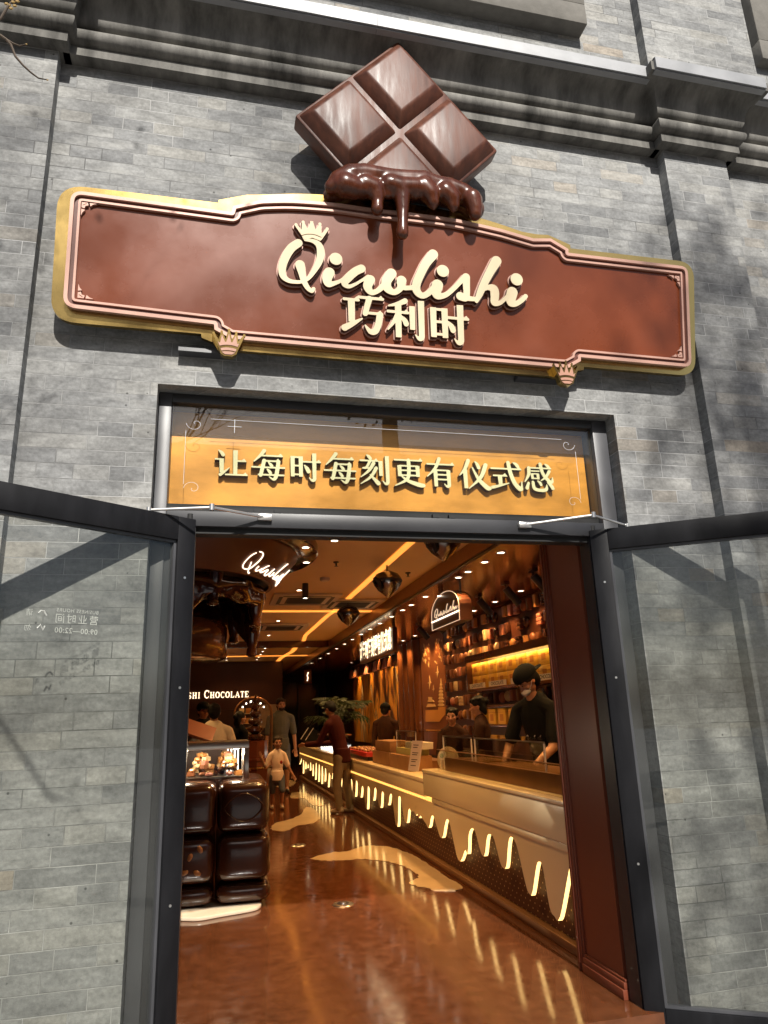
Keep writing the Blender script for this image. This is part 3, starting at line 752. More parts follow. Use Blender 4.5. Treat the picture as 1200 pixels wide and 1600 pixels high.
cp = lambda x, y, Y: atY(440 + x / 3.333, 50 + y / 3.333, Y)
DY = 3.105
k = 1 / 3.333 / 262
ridge = [(258, 808, 34), (300, 782, 54), (360, 760, 62), (430, 752, 58), (505, 762, 54), (580, 772, 52), (660, 778, 52), (740, 778, 50), (800, 800, 48), (870, 812, 48), (940, 842, 50), (1000, 880, 46)]
for a, b in zip(ridge[:-1], ridge[1:]): capsule(m, cp(a[0], a[1], DY), cp(b[0], b[1], DY), a[2] * k, b[2] * k)
for a, b in zip(ridge[:-1], ridge[1:]): capsule(m, cp(a[0], a[1] + 45, DY + 0.07), cp(b[0], b[1] + 45, DY + 0.07), a[2] * k * 1.2, b[2] * k * 1.2)
for dr in ([(330, 800, 56), (380, 815, 50), (430, 822, 40)], [(430, 800, 50), (485, 820, 46), (497, 860, 36), (500, 890, 27), (497, 925, 30)], [(560, 800, 50), (616, 815, 50), (626, 860, 40), (630, 930, 29), (630, 990, 26), (629, 1050, 30)], [(700, 815, 46), (640, 815, 48)], [(740, 810, 50), (772, 845, 48), (788, 888, 32), (792, 922, 10)],
           [(850, 835, 48), (886, 868, 44), (896, 905, 30), (893, 934, 10)], [(990, 870, 48), (1005, 920, 40), (1008, 950, 32)], [(690, 810, 40), (700, 850, 22)], [(560, 800, 40), (556, 850, 20)]):
    for a, b in zip(dr[:-1], dr[1:]): capsule(m, cp(a[0], a[1], DY - 0.02), cp(b[0], b[1], DY - 0.02), a[2] * k, b[2] * k)
remeshed(m, "melted_drip", M_DRIP, bar, 0.008, 9)

# ------------------------------------------------------------------ glass doors standing open
def door(hx, dx, dy, label, decal):
    n = Vector((dx, dy, 0)).normalized(); W = 1.03
    # u runs from the hinge outwards; v is up; the seen (inner) side is the front
    if dx < 0: pl = Plane((hx, YF - 0.005, 0), -n, (0, 0, 1)); U = lambda a: -a
    else: pl = Plane((hx, YF - 0.005, 0), n, (0, 0, 1)); U = lambda a: a
    d = thing("glass_door", label, "door", (hx, YF, 0))
    def bx(u0, u1, v0, v1, d0, d1, nm, mt, par, bev=0.0):
        a, b = sorted((U(u0), U(u1))); m = MB(); m.prism([(a, v0), (b, v0), (b, v1), (a, v1)], pl, d0, d1); return m.build(nm, mt, par, bevel=bev)
    BR = 0.012
    m = MB()
    def rail(u0, u1, v0, v1):
        a, b = sorted((U(u0), U(u1))); m.prism([(a, v0), (b, v0), (b, v1), (a, v1)], pl, -0.055, 0.0)
    T, Bt, St = 2.292, -0.125, 0.092
    rail(0, St, Bt, T); rail(W - St, W, Bt, T); 
    m.build("stile", M_DOOR, d, bevel=0.003)
    m = MB(); rail(St + .0005, W - St - .0005, T - 0.115, T); m.build("top_rail", M_DOOR, d, bevel=0.003)
    m = MB(); rail(St + .0005, W - St - .0005, Bt, BR); m.build("bottom_rail", M_DOOR, d, bevel=0.003)
    m = MB()
    for (u0, u1, v0, v1) in ((St, St + 0.012, BR, T - 0.115), (W - St - 0.012, W - St, BR, T - 0.115), (St + .012, W - St - .012, BR, BR + 0.012), (St + .012, W - St - .012, T - 0.127, T - 0.115)):
        a, b = sorted((U(u0), U(u1))); m.prism([(a, v0), (b, v0), (b, v1), (a, v1)], pl, -0.045, -0.016)
    m.build("glazing_bead", M_FRAME, d)
    gp = bx(St, W - St, BR, T - 0.115, -0.034, -0.026, "glass_pane", M_GLASS, d)
    m = MB(); q = pl.p(U(0.015), T, -0.03); m.tube([q, q + Vector((0, 0, 0.03))], 0.016, 14); m.build("pivot", M_BLACK, d, smooth=40)
    m = MB()
    for v in (0.62, 1.5, 2.0):
        q = pl.p(U(0.05), v, 0.0); m.tube([q, q + pl.n * 0.003], 0.006, 8)
    m.build("screw", M_STEEL, d)
    m = MB(); q0 = pl.p(U(W - 0.046), 0.75, 0.05); q1 = pl.p(U(W - 0.046), 1.45, 0.05); m.tube([q0, q1], 0.014, 10)
    for qq in (0.8, 1.4): m.tube([pl.p(U(W - 0.046), qq, 0), pl.p(U(W - 0.046), qq, 0.05)], 0.008, 8)
    m.build("pull_handle", M_STEEL, d, smooth=40)
    return d, pl, gp, U
dL, plL, gpL, UL = door(-0.106, -0.828, -0.561, "open glass door on the left with white opening hours lettering", True)
dR, plR, gpR, UR = door(1.986, 0.844, -0.537, "open glass door on the right in front of the brick pilaster", False)
def decal(parent, pl, s, pxc, h_px, name, mirror=True, d=-0.0355, m_=M_WHITE, bold=0.0, spacing=1.0):
    u0, v0 = pl.px(*pxc, d); u1, v1 = pl.px(pxc[0], pxc[1] - h_px, d)
    v, f = text_shape(s, abs(v1 - v0) / 0.72, bold, spacing)
    m = MB(); m.add([pl.p(u0 + (-q[0] if mirror else q[0]), v0 + q[1], d) for q in v], f); return m.build(name, m_, parent)
decal(gpL, plL, "营业时间", (120.5, 969), 11.2, "hours_lettering", spacing=1.32)
decal(gpL, plL, "BUSINESS HOURS", (122, 955.5), 5.5, "hours_lettering", spacing=1.15)
decal(gpL, plL, "09:00—22:00", (119.5, 986.5), 8.5, "hours_lettering", spacing=1.08)
m = MB()
uu = lambda x, y: plL.p(*plL.px(x, y, -0.0355), -0.0355)
m.tube([uu(60, 958), uu(64, 954), uu(69, 955), uu(73, 962)], 0.0035, 5); m.tube([uu(58, 982), uu(63, 976), uu(67, 984), uu(70, 978)], 0.004, 5)
m.build("hours_lettering", M_WHITE, gpL)
decal(gpL, plL, "请", (46, 957), 8, "hours_lettering"); decal(gpL, plL, "勿", (43, 981), 8, "hours_lettering")
# overhead door closers with folding arms
def closer(p0, p1, p2, label):
    a = atY(*p0, YF - 0.012); b = atY(*p1, 3.33); 
    t = thing("door_closer", label, "door closer", a)
    c = p2
    m = MB(); m.tube([a, b], 0.0075, 8); m.tube([b, c], 0.0065, 8); m.build("arm", M_STEEL, t, smooth=40)
    m = MB(); m.box(a.x - 0.035, a.x + 0.035, YF - 0.022, YF + 0.002, a.z - 0.018, a.z + 0.014); m.build("shoe", M_STEEL, t, bevel=0.004)
    m = MB(); m.tube([b - Vector((0, 0, .014)), b + Vector((0, 0, .016))], 0.013, 12); m.build("elbow", M_STEEL, t, smooth=40)
    m = MB(); m.tube([c - Vector((0, 0, .02)), c + Vector((0, 0, .012))], 0.012, 12); m.build("pivot", M_STEEL, t, smooth=40)
closer((414, 808), (331, 793), plL.p(UL(0.235), 2.302, -0.03), "steel door closer arm above the left door")
closer((820, 820), (927, 805), plR.p(UR(0.20), 2.302, -0.03), "steel door closer arm above the right door")

# ------------------------------------------------------------------ street side: bare trees and the house opposite (seen in the glass, and as shade)
def bare_tree(x, y, h, seed, label, spread=1.0):
    rnd = random.Random(seed)
    t = thing("street_tree", label, "tree", (x, y, -0.15))
    m = MB(); top = Vector((x + rnd.uniform(-.2, .2), y, h * 0.35))
    m.tube([(x, y, -0.15), (x + 0.03, y, 1.0), top], [0.17, 0.14, 0.12], 10); m.build("trunk", M_BARK, t, smooth=50)
    cr = MB(); lf = MB()
    def grow(p, d, L, r, depth):
        pts = [p]; rr = [r]; q = p.copy(); dd = d.copy()
        for s_ in range(4):
            dd = (dd + Vector((rnd.uniform(-.28, .28), rnd.uniform(-.28, .28), rnd.uniform(-.1, .22)))).normalized()
            q = q + dd * (L / 4); pts.append(q.copy()); rr.append(r * (1 - 0.16 * (s_ + 1)))
        cr.tube(pts, rr, 6 if depth < 2 else 4)
        if depth >= 4:
            for _ in range(2):
                c = pts[-1] + Vector((rnd.uniform(-.06, .06), rnd.uniform(-.06, .06), rnd.uniform(-.05, .05)))
                u = Vector((rnd.uniform(-1, 1), rnd.uniform(-1, 1), rnd.uniform(-1, 1))).normalized() * 0.026; v = u.orthogonal().normalized() * 0.012
                lf.add([c - u, c - v, c + u, c + v], [(0, 1, 2, 3)])
            return
        for c_ in range(3 if depth < 3 else 4):
            i = rnd.choice((2, 3, 4)); a = Vector((rnd.uniform(-1, 1) * spread, rnd.uniform(-1, 1) * spread, rnd.uniform(-.25, .9))).normalized()
            grow(pts[i], (dd * 0.55 + a).normalized(), L * rnd.uniform(.58, .78), rr[i] * 0.66, depth + 1)
    for k_ in range(4):
        a = k_ * 1.6 + rnd.uniform(-.3, .3)
        grow(top, Vector((math.cos(a) * .6, math.sin(a) * .6, 1)).normalized(), h * 0.24, 0.085, 0)
    c_ = cr.build("crown", M_BARK, t); lf.build("bud", M_BUD, c_)
    return t
t1 = bare_tree(-1.3, -6.6, 11.5, 3, "bare street tree standing on the pavement opposite the shop door")
t2 = bare_tree(-3.3, 0.4, 8.0, 11, "bare street tree whose budding twig reaches in at the upper left")
m = MB()
tw = lambda x, y, Y=1.35: atY(x, y, Y)
m.tube([Vector((-3.3, .4, 3.6)), Vector((-2.2, 1.8, 4.6)), tw(-60, 30), tw(-8, 50)], [.05, .03, .008, .004], 7)
m.tube([tw(-8, 50), tw(10, 62), tw(17, 70), tw(24, 88), tw(36, 102), tw(48, 113), tw(60, 122), tw(75, 125)], [.0034, .0032, .0030, .0026, .0022, .0020, .0016, .0011], 6)
m.tube([tw(10, 62), tw(20, 68), tw(31, 72), tw(41, 69)], [.0027, .0022, .0018, .0011], 6)
m.tube([tw(-8, 36), tw(2, 28), tw(10, 14), tw(17, 4)], [.0032, .003, .0027, .002], 6)
br = m.build("branch", M_BARK, t2, smooth=60)
for (x, y) in ((14, 8), (20, 3), (23, 9), (17, 13), (10, 6), (27, 2), (41, 69), (74, 125)):
    c = tw(x, y); r_ = 0.0050 if y < 20 else 0.0026
    m = MB(); m.ball(c, (r_, r_ * .5, r_ * .7), 6, 4); m.build("bud", M_BUD, br)
def leafy_tree(x, y, zc, rx, ry, rz, n, seed, label):
    rnd = random.Random(seed)
    t = thing("street_tree", label, "tree", (x, y, -0.15))
    m = MB(); m.tube([(x, y, -.15), (x + .1, y, 3), (x - .1, y, 7), (x, y, zc)], [.26, .21, .17, .08], 10); m.build("trunk", M_BARK, t, smooth=50)
    br_ = MB(); lf = MB()
    for _ in range(n):
        while True:
            p = Vector((rnd.uniform(-1, 1), rnd.uniform(-1, 1), rnd.uniform(-1, 1)))
            if .25 < p.length < 1: break
        c = Vector((x + p.x * rx, y + p.y * ry, zc + p.z * rz)); base = Vector((x, y, zc - rz * .9 + .75 * max(0, p.z + .6) * rz))
        mid = base.lerp(c, .55) + Vector((rnd.uniform(-.3, .3), rnd.uniform(-.3, .3), .25))
        br_.tube([base, mid, c], [.035, .02, .006], 4)
        for _ in range(22):
            q = c + Vector((rnd.gauss(0, .30), rnd.gauss(0, .30), rnd.gauss(0, .24))); s = rnd.uniform(.05, .09)
            u = Vector((rnd.uniform(-1, 1), rnd.uniform(-1, 1), rnd.uniform(-1, 1))).normalized() * s; v = u.orthogonal().normalized() * s * .55
            lf.add([q - u, q - v, q + u, q + v], [(0, 1, 2, 3)])
    c_ = br_.build("crown", M_BARK, t); lf.build("foliage", M_LEAFT, c_)
    return t
M_LEAFT = mat("spring_leaf", (0.10, 0.11, 0.035), 0.6)
leafy_tree(-2.3, -11.5, 16.6, 6.4, 2.6, 5.2, 80, 5, "tall street tree in fresh leaf across the pavement, shading the facade")
leafy_tree(3.55, -6.6, 10.2, 1.25, 0.9, 3.0, 80, 6, "leafy street tree to the right across the pavement, shading the right pilaster")
hs = thing("house_opposite", "red plastered house across the street with dark windows and a tiled roof", "house", (0, -17, -0.15))
m = MB(); m.box(-5, 16, -22, -17, -0.15, 10.2); m.build("wall", M_RED, hs)
m = MB(); m.sweepx([(-16.3, 10.2), (-16.3, 10.35), (-19.5, 12.0), (-22.5, 10.35), (-22.5, 10.2)], -5.6, 16.6); m.build("roof", mat("roof_tile", (0.10, 0.10, 0.105), 0.8), hs)
for x in (-4, -0.5, 3, 6.5, 10):
    m = MB(); m.box(x, x + 1.6, -17.0, -16.93, 6.6, 8.6); o = m.build("window", M_FRAME, hs)
    m = MB(); m.box(x + .1, x + 1.5, -16.93, -16.92, 6.7, 8.5); m.build("pane", M_DKGLASS, o)

# ================================================================== INTERIOR
M_FLOOR = mat("brown_resin_floor", (0.105, 0.034, 0.012), 0.11, coat=0.15, var=0.26, vscale=11, rvar=0.06, bump=0.012, bscale=60)
M_INLAY = mat("cream_floor_splash", (0.66, 0.48, 0.29), 0.15, coat=0.25, var=0.08, vscale=4)
M_CEIL = mat("warm_ceiling", (0.76, 0.52, 0.24), 0.55, var=0.05, vscale=1.5)
M_SOFF = mat("brown_lacquer", (0.16, 0.055, 0.022), 0.22, coat=0.3, var=0.12, vscale=3)
M_FASC = mat("bronze_fascia", (0.30, 0.14, 0.055), 0.3, metal=0.5, var=0.08, vscale=2)
M_WALLD = mat("dark_brown_wall", (0.050, 0.015, 0.007), 0.35, var=0.12, vscale=3)
M_REVEAL = mat("maroon_panel", (0.165, 0.042, 0.020), 0.36, var=0.06, vscale=2)
M_CREAMC = mat("cream_counter", (0.84, 0.67, 0.40), 0.24, coat=0.3)
M_DARKCH = mat("dark_chocolate_gloss", (0.050, 0.017, 0.009), 0.24, coat=0.35, var=0.3, vscale=5, bump=0.08, bscale=5)
M_FOUNT = mat("molten_chocolate", (0.05, 0.016, 0.007), 0.10, coat=0.8, var=0.35, vscale=3, bump=0.3, bscale=3)
M_DISC = mat("ceiling_disc_brown", (0.075, 0.022, 0.010), 0.14, coat=0.4)
M_CONE = mat("cone_brown", (0.15, 0.050, 0.018), 0.38)
M_MARB = mat("marbled_cup", (0.13, 0.05, 0.02), 0.12, coat=0.6, var=0.6, vscale=5, stretch=(1, 1, 2.5))
M_LEDC = glow("amber_ceiling_strip", (1.0, 0.33, 0.045), 0.95)
M_LEDY = glow("warm_edge_strip", (1.0, 0.64, 0.22), 1.75)
M_LEDL = glow("warm_line_strip", (1.0, 0.48, 0.10), 1.2)
M_LENS = glow("lamp_lens", (1.0, 0.86, 0.66), 9.0)
M_NEON = glow("neon_script", (1.0, 0.82, 0.62), 1.6)
M_NEON2 = glow("dim_neon", (1.0, 0.70, 0.45), 0.5)
M_SIGNL = glow("lit_letters", (1.0, 0.80, 0.50), 1.7)
M_COLDL = glow("tube_tray_glow", (0.95, 0.92, 0.85), 2.0)
M_CHROME = mat("mirror_chrome", (0.24, 0.22, 0.20), 0.22, metal=1.0, var=0.25, vscale=5)
M_DARKM = mat("dark_metal", (0.02, 0.014, 0.011), 0.4)
M_SLATE = mat("matt_black_board", (0.008, 0.007, 0.006), 0.85, spec=0.1)
M_VENT = mat("vent_plastic", (0.62, 0.52, 0.40), 0.5)
M_SLOT = mat("vent_slot", (0.05, 0.035, 0.02), 0.6)
M_STAIN = mat("stainless_steel", (0.55, 0.52, 0.47), 0.28, metal=1.0, var=0.1, vscale=10)
M_CGLASS = glass("case_glass", (0.95, 0.95, 0.92), boost=1.2)
M_KRAFT = mat("kraft_carton", (0.32, 0.15, 0.05), 0.7, var=0.15, vscale=7)
M_YBOX = mat("yellow_gift_box", (0.80, 0.46, 0.07), 0.45, var=0.08, vscale=8)
M_OBOX = mat("orange_box_print", (0.52, 0.19, 0.03), 0.5)
M_CARD = mat("white_card", (0.78, 0.70, 0.58), 0.6)
M_PAPER = mat("pinkish_card", (0.62, 0.47, 0.40), 0.6)
M_PRINT = mat("print_brown", (0.06, 0.025, 0.015), 0.6)
M_REDT = mat("red_tray", (0.42, 0.02, 0.012), 0.35)
M_WOODR = mat("red_brown_podium", (0.14, 0.035, 0.015), 0.3, coat=0.3)
CH_COL = [mat("milk_chocolate", (0.20, 0.072, 0.03), 0.3, coat=0.3), mat("deep_chocolate", (0.065, 0.022, 0.012), 0.25, coat=0.3), mat("cream_chocolate", (0.62, 0.44, 0.24), 0.35), mat("caramel_chocolate", (0.42, 0.19, 0.06), 0.3, coat=0.3), mat("rose_chocolate", (0.40, 0.15, 0.10), 0.35)]
M_LEAF = mat("plant_leaf", (0.028, 0.045, 0.010), 0.45)
M_POT = mat("dark_pot", (0.05, 0.03, 0.02), 0.5)

ZC, ZS, XS, XW, XC, YB = 2.82, 2.66, 2.22, 3.60, 2.05, 24.0

def struct(o): return tag(o, kind='structure')
m = MB(); m.box(-4.5, 4.0, 3.40, YB, -0.20, 0.0); struct(m.build("floor", M_FLOOR))
m = MB(); m.box(-4.5, 4.0, 3.72, YB, ZC, ZC + 0.1); struct(m.build("ceiling", M_CEIL))
m = MB(); m.box(XW, XW + 0.1, 3.72, YB, 0, ZC); struct(m.build("wall", M_WALLD))
m = MB(); m.box(-4.5, -4.4, 3.72, YB, 0, ZC); struct(m.build("wall", M_WALLD))
m = MB(); m.box(-4.5, 4.0, YB, YB + 0.1, 0, ZC); struct(m.build("wall", M_WALLD))
m = MB(); m.box(-4.5, OX0 - 0.02, 3.725, 3.76, 0, ZC); m.box(OX1 + 0.02, 4, 3.725, 3.76, 0, ZC); m.box(OX0 - 0.02, OX1 + 0.02, 3.725, 3.76, 2.345, ZC); struct(m.build("wall", M_WALLD))
m = MB(); m.box(XS + 0.02, XW, 3.77, YB, ZS, ZS + 0.02); m.box(XS, XS + 0.018, 3.77, YB, ZS + 0.012, ZC)
so = struct(m.build("ceiling", M_SOFF))
m = MB(); m.box(XS - 0.012, XS - 0.001, 3.77, YB, ZS + 0.02, ZC); struct(m.build("ceiling", M_FASC))
m = MB(); m.box(XS - 0.016, XS + 0.02, 3.77, YB, ZS - 0.004, ZS + 0.012); struct(m.build("ceiling", M_DARKM))
m = MB(); m.box(-4.4, XS - 0.02, 14.2, 14.35, 2.70, ZC - 0.002); struct(m.build("ceiling", M_DISC))

# cream splashes laid in the resin floor
def floor_patch(px, seed):
    rnd = random.Random(seed)
    pts = [atZ(*p, 0.0) for p in px]
    ln = smooth_line([(p.x, p.y) for p in pts], 6, closed=True)
    ln = [(x + rnd.uniform(-.012, .012), y + rnd.uniform(-.02, .02)) for x, y in ln]
    pl = Plane((0, 0, 0), (1, 0, 0), (0, 1, 0))
    m = MB(); m.prism(ln, pl, 0.001, 0.004, back=False); return struct(m.build("floor_inlay", M_INLAY))
floor_patch([(486, 1342), (515, 1333), (545, 1330), (570, 1322), (608, 1324), (640, 1334), (660, 1345), (690, 1366), (722, 1388), (690, 1393), (662, 1387), (640, 1380), (655, 1370), (640, 1358), (612, 1348), (575, 1343), (540, 1344), (512, 1345)], 1)
floor_patch([(424, 1296), (445, 1299), (465, 1290), (490, 1286), (500, 1276), (490, 1264), (478, 1262), (470, 1272), (455, 1280), (430, 1287)], 2)
floor_patch([(455, 1247), (475, 1248), (488, 1258), (505, 1258), (480, 1240), (466, 1238), (455, 1240)], 3)
floor_patch([(430, 1228), (450, 1230), (462, 1222), (445, 1219)], 4)
dr = thing("floor_drain", "round steel cover set into the brown floor", "floor drain", atZ(536, 1413.5, 0))
c = atZ(536, 1413.5, 0)
m = MB(); m.lathe([(0.0, 0.010), (0.058, 0.010), (0.075, 0.007), (0.082, 0.0), ], c, 28); m.build("ring", M_STAIN, dr, smooth=30)
m = MB(); m.lathe([(0.0, 0.0125), (0.045, 0.0125), (0.046, 0.0102)], c, 20); m.build("cover", M_DARKM, dr)
m = MB(); m.lathe([(0.0, 0.0165), (0.020, 0.0155), (0.022, 0.0127)], c, 14); m.build("knob", M_STAIN, dr)
c2 = atZ(466, 1321, 0)
d2 = dup(dr, c2, label="flat round floor cover further in, beside the dark blocks")

# ------------------------------------------------------------------ doorway reveal panel
rv = thing("reveal_panel", "maroon panelled door reveal on the right side of the doorway", "wall panel", (1.99, 3.75, 0))
m = MB(); m.box(1.990, 2.02, 3.605, 4.03, 0.0, 2.60); m.build("panel", M_REVEAL, rv)
m = MB()
for x, w0, w1 in ((1.968, 0.0, 0.022), (1.974, 0.024, 0.046), (1.980, 0.048, 0.062)):
    m.box(x, 1.992, 4.045 - w1, 4.045 - w0, 0.0, 2.60)
m.box(1.960, 1.992, 3.575, 3.982, 0.0, 0.045); m.box(1.968, 1.992, 3.575, 3.982, 0.047, 0.075); m.box(1.976, 1.992, 3.575, 3.982, 0.077, 0.088)
m.build("moulding", M_REVEAL, rv, bevel=0.003)
lv = MB(); lv.box(-0.16, -0.125, 3.605, 4.03, 0.0, 2.60); o = lv.build("reveal_panel", M_REVEAL); tag(o, "narrow maroon reveal panel behind the left door edge", "wall panel")

# ------------------------------------------------------------------ ceiling: strips, vents, lamps
def led(name, boxes_, label, mt=M_LEDC):
    m = MB()
    for b in boxes_: m.box(*b)
    o = m.build(name, mt); tag(o, label, "light strip"); return o
zz = [(1.66, 3.8), (1.66, 9.9), (1.63, 10.6), (1.62, 13.2), (1.70, 14.2)]
def strip(pts, wd, name, label):
    m = MB()
    L_ = [Vector((p[0], p[1], ZC - 0.004)) for p in pts]; vs = []; fs = []
    for i, p in enumerate(L_):
        t = (L_[min(i + 1, len(L_) - 1)] - L_[max(0, i - 1)]).normalized(); n = Vector((t.y, -t.x, 0)) * wd / 2
        vs += [p - n, p + n, p - n + Vector((0, 0, -.006)), p + n + Vector((0, 0, -.006))]
    for i in range(len(L_) - 1):
        a = 4 * i; b = a + 4
        fs += [(a + 2, a + 3, b + 3, b + 2), (a, b, b + 2, a + 2), (a + 1, a + 3, b + 3, b + 1)]
    fs += [(0, 2, 3, 1), (len(vs) - 4, len(vs) - 3, len(vs) - 1, len(vs) - 2)]
    m.add(vs, fs); o = m.build(name, M_LEDC); tag(o, label, "light strip"); return o
strip(zz, 0.07, "ceiling_strip", "long amber light strip running down the near ceiling")
strip([(1.66, 14.4), (1.72, 16.5), (1.62, 18.2), (1.66, 22.0)], 0.10, "ceiling_strip", "amber light strip on the far ceiling beyond the dropped beam")
strip([(0.2, 10.15), (XS - 0.02, 10.15)], 0.14, "ceiling_strip", "amber cross strip on the ceiling before the dropped beam")
strip([(-1.5, 17.6), (XS - 0.02, 17.6)], 0.16, "ceiling_strip", "amber cross strip on the ceiling beyond the dropped beam")

LAMP = {}
def lampdata(key, w, col, size=1.9, blend=0.6):
    if key not in LAMP:
        l = bpy.data.lights.new("lamp", 'SPOT'); l.energy = w; l.color = col; l.spot_size = size; l.spot_blend = blend; l.shadow_soft_size = 0.04
        LAMP[key] = l
    return LAMP[key]
WARM = (1.0, 0.56, 0.19)
def downlight(x, y, z, label, group, w=28.0, key='soff', proto={}):
    if key in proto:
        return dup(proto[key], (x, y, z), label=label, group=group)
    t = thing("downlight", label, "downlight", (x, y, z), group=group, world=False)
    m = MB(); m.lathe([(0.030, 0.0), (0.030, -0.006), (0.042, -0.006), (0.046, 0.0)], (0, 0, 0), 18); m.build("rim", M_VENT, t)
    m = MB(); m.lathe([(0.0001, -0.003), (0.029, -0.003)], (0, 0, 0), 16); m.build("lens", M_LENS, t)
    l = bpy.data.objects.new("lamp", lampdata(key, w, WARM)); COL.objects.link(l); l.parent = t; l.location = (0, 0, -0.012)
    proto[key] = t
    return t
GS = "recessed downlights along the counter soffit"
for i, y in enumerate([4.55, 5.19, 5.58, 5.97, 6.42, 6.71, 7.89, 8.52, 8.96, 9.56, 10.3, 11.0, 11.7, 12.5, 13.3, 14.2, 15.3, 16.5, 18.0]):
    downlight(2.36, y, ZS, "small recessed downlight in the front row of the brown soffit", GS)
for i, y in enumerate([5.5, 6.5, 7.46, 8.25, 9.01, 9.9, 10.7, 11.42, 11.98, 12.8, 13.6, 14.4, 15.4, 16.6, 18.0]):
    downlight(3.36, y, ZS, "small recessed downlight in the wall row of the brown soffit", GS, w=42.0, key="wall")
for x, y in ((0.62, 6.95), (0.80, 6.45), (0.72, 5.85)):
    downlight(x, y, 2.735, "small recessed downlight in the rim of the round ceiling disc", "recessed downlights in the ceiling disc", w=30.0, key='disc')
GC = "recessed downlights in the pale ceiling"
for x, y in [(0.98, 5.93), (0.96, 8.43), (0.95, 11.2), (0.95, 13.2), (-1.0, 9.5), (-2.4, 7.0), (-2.4, 11.0), (-0.4, 12.6)] + [(0.2 + 0.02 * k, 14.9 + k * 0.75) for k in range(10)] + [(1.05, 14.9 + k * 0.75) for k in range(10)] + [(-1.2, 15 + 1.5 * k) for k in range(5)]:
    downlight(x, y, ZC, "small recessed downlight in the pale main ceiling", GC, w=76.0 if y < 14 else 11.0, key='ceil' if y < 14 else 'far')
cy = thing("cylinder_spotlight", "black cylinder spotlight hanging from the pale ceiling", "spotlight", (0.98, 8.0, ZC))
m = MB(); m.lathe([(0.0001, 0), (0.035, 0), (0.035, -0.17), (0.028, -0.17), (0.028, -0.16), (0.0001, -0.16)], (0.98, 8.0, ZC), 18); m.build("body", M_DARKM, cy, smooth=40)
m = MB(); m.lathe([(0.0001, -0.166), (0.027, -0.166)], (0.98, 8.0, ZC), 16); m.build("lens", M_LENS, cy)
cy2 = thing("cylinder_spotlight", "short bronze cylinder spotlight under the soffit beside the arched sign", "spotlight", (2.37, 7.34, ZS))
m = MB(); m.lathe([(0.0001, 0), (0.03, 0), (0.03, -0.06), (0.045, -0.065), (0.045, -0.085), (0.0001, -0.08)], (2.37, 7.34, ZS), 18); m.build("body", M_FASC, cy2, smooth=40)
m = MB(); m.lathe([(0.0001, -0.087), (0.04, -0.087)], (2.37, 7.34, ZS), 16); m.build("lens", M_LENS, cy2)
# track spotlights over the wall display
pr_ = None
for i, y in enumerate([6.3, 7.0, 7.8, 8.8, 9.6, 10.4]):
    lb = ["first", "second", "third", "fourth", "fifth", "sixth"][i] + " tilted black spotlight from the door, aimed at the wall display"
    if pr_ is None:
        pr_ = thing("track_spotlight", lb, "spotlight", (2.98, y, ZS), group="tilted spotlights under the soffit", world=False)
        m = MB(); m.box(-0.03, 0.03, -0.05, 0.05, -0.02, 0.0); m.build("mount", M_DARKM, pr_)
        m = MB(); m.tube([(0, 0, -0.05), (0.14, 0, -0.22)], 0.042, 14); m.build("head", M_DARKM, pr_, smooth=40)
        m = MB(); m.tube([(0, 0, -0.02), (0, 0, -0.08)], 0.012, 8); m.build("arm", M_DARKM, pr_)
    else: dup(pr_, (2.98, y, ZS), label=lb)
# air-conditioner cassettes
def cassette(x, y, label):
    t = thing("ceiling_cassette", label, "air conditioner", (x, y, ZC), world=False, group="ceiling air conditioners")
    m = MB(); m.box(-.42, .42, -.42, .42, -.03, -.001); m.build("panel", M_VENT, t, bevel=0.008)
    m = MB(); m.box(-.24, .24, -.24, .24, -.034, -.0305)
    for k in range(9): m.box(-.22, .22, -.22 + k * .05, -.20 + k * .05, -.038, -.0345)
    m.build("grille", M_SLOT, t)
    for a in range(4):
        m = MB(); Rm = Matrix.Rotation(a * math.pi / 2, 4, 'Z'); m.box(-.30, .30, .30, .345, -.033, -.0305, Rm); m.build("vent_slot", M_SLOT, t)
    return t
cs = cassette(1.10, 9.05, "square air conditioner in the near ceiling before the amber cross strip")
dup(cs, (2.14 - .36, 9.4, ZC), label="square air conditioner in the ceiling right of the amber strip", scale=(.9, .9, 1))
dup(cs, (1.05, 11.9, ZC), label="square air conditioner in the ceiling past the amber cross strip")
sp_ = thing("sprinkler", "small fire sprinkler on the pale ceiling nearest the door", "sprinkler", (1.14, 6.81, ZC), world=False, group="ceiling sprinklers")
m = MB(); m.lathe([(0.03, 0), (0.028, -.01), (.01, -.014), (.008, -.04), (.022, -.045), (.0001, -.048)], (0, 0, 0), 14); m.build("head", M_DARKM, sp_, smooth=40)
dup(sp_, (2.0, 7.3, ZC), label="small fire sprinkler on the ceiling beside the bronze fascia")
sd_ = MB(); sd_.lathe([(0.055, 0), (0.055, -.02), (.045, -.035), (.0001, -.038)], (1.15, 7.65, ZC), 18); o = sd_.build("smoke_detector", M_VENT, smooth=40); tag(o, "small round smoke detector on the pale ceiling", "smoke detector")
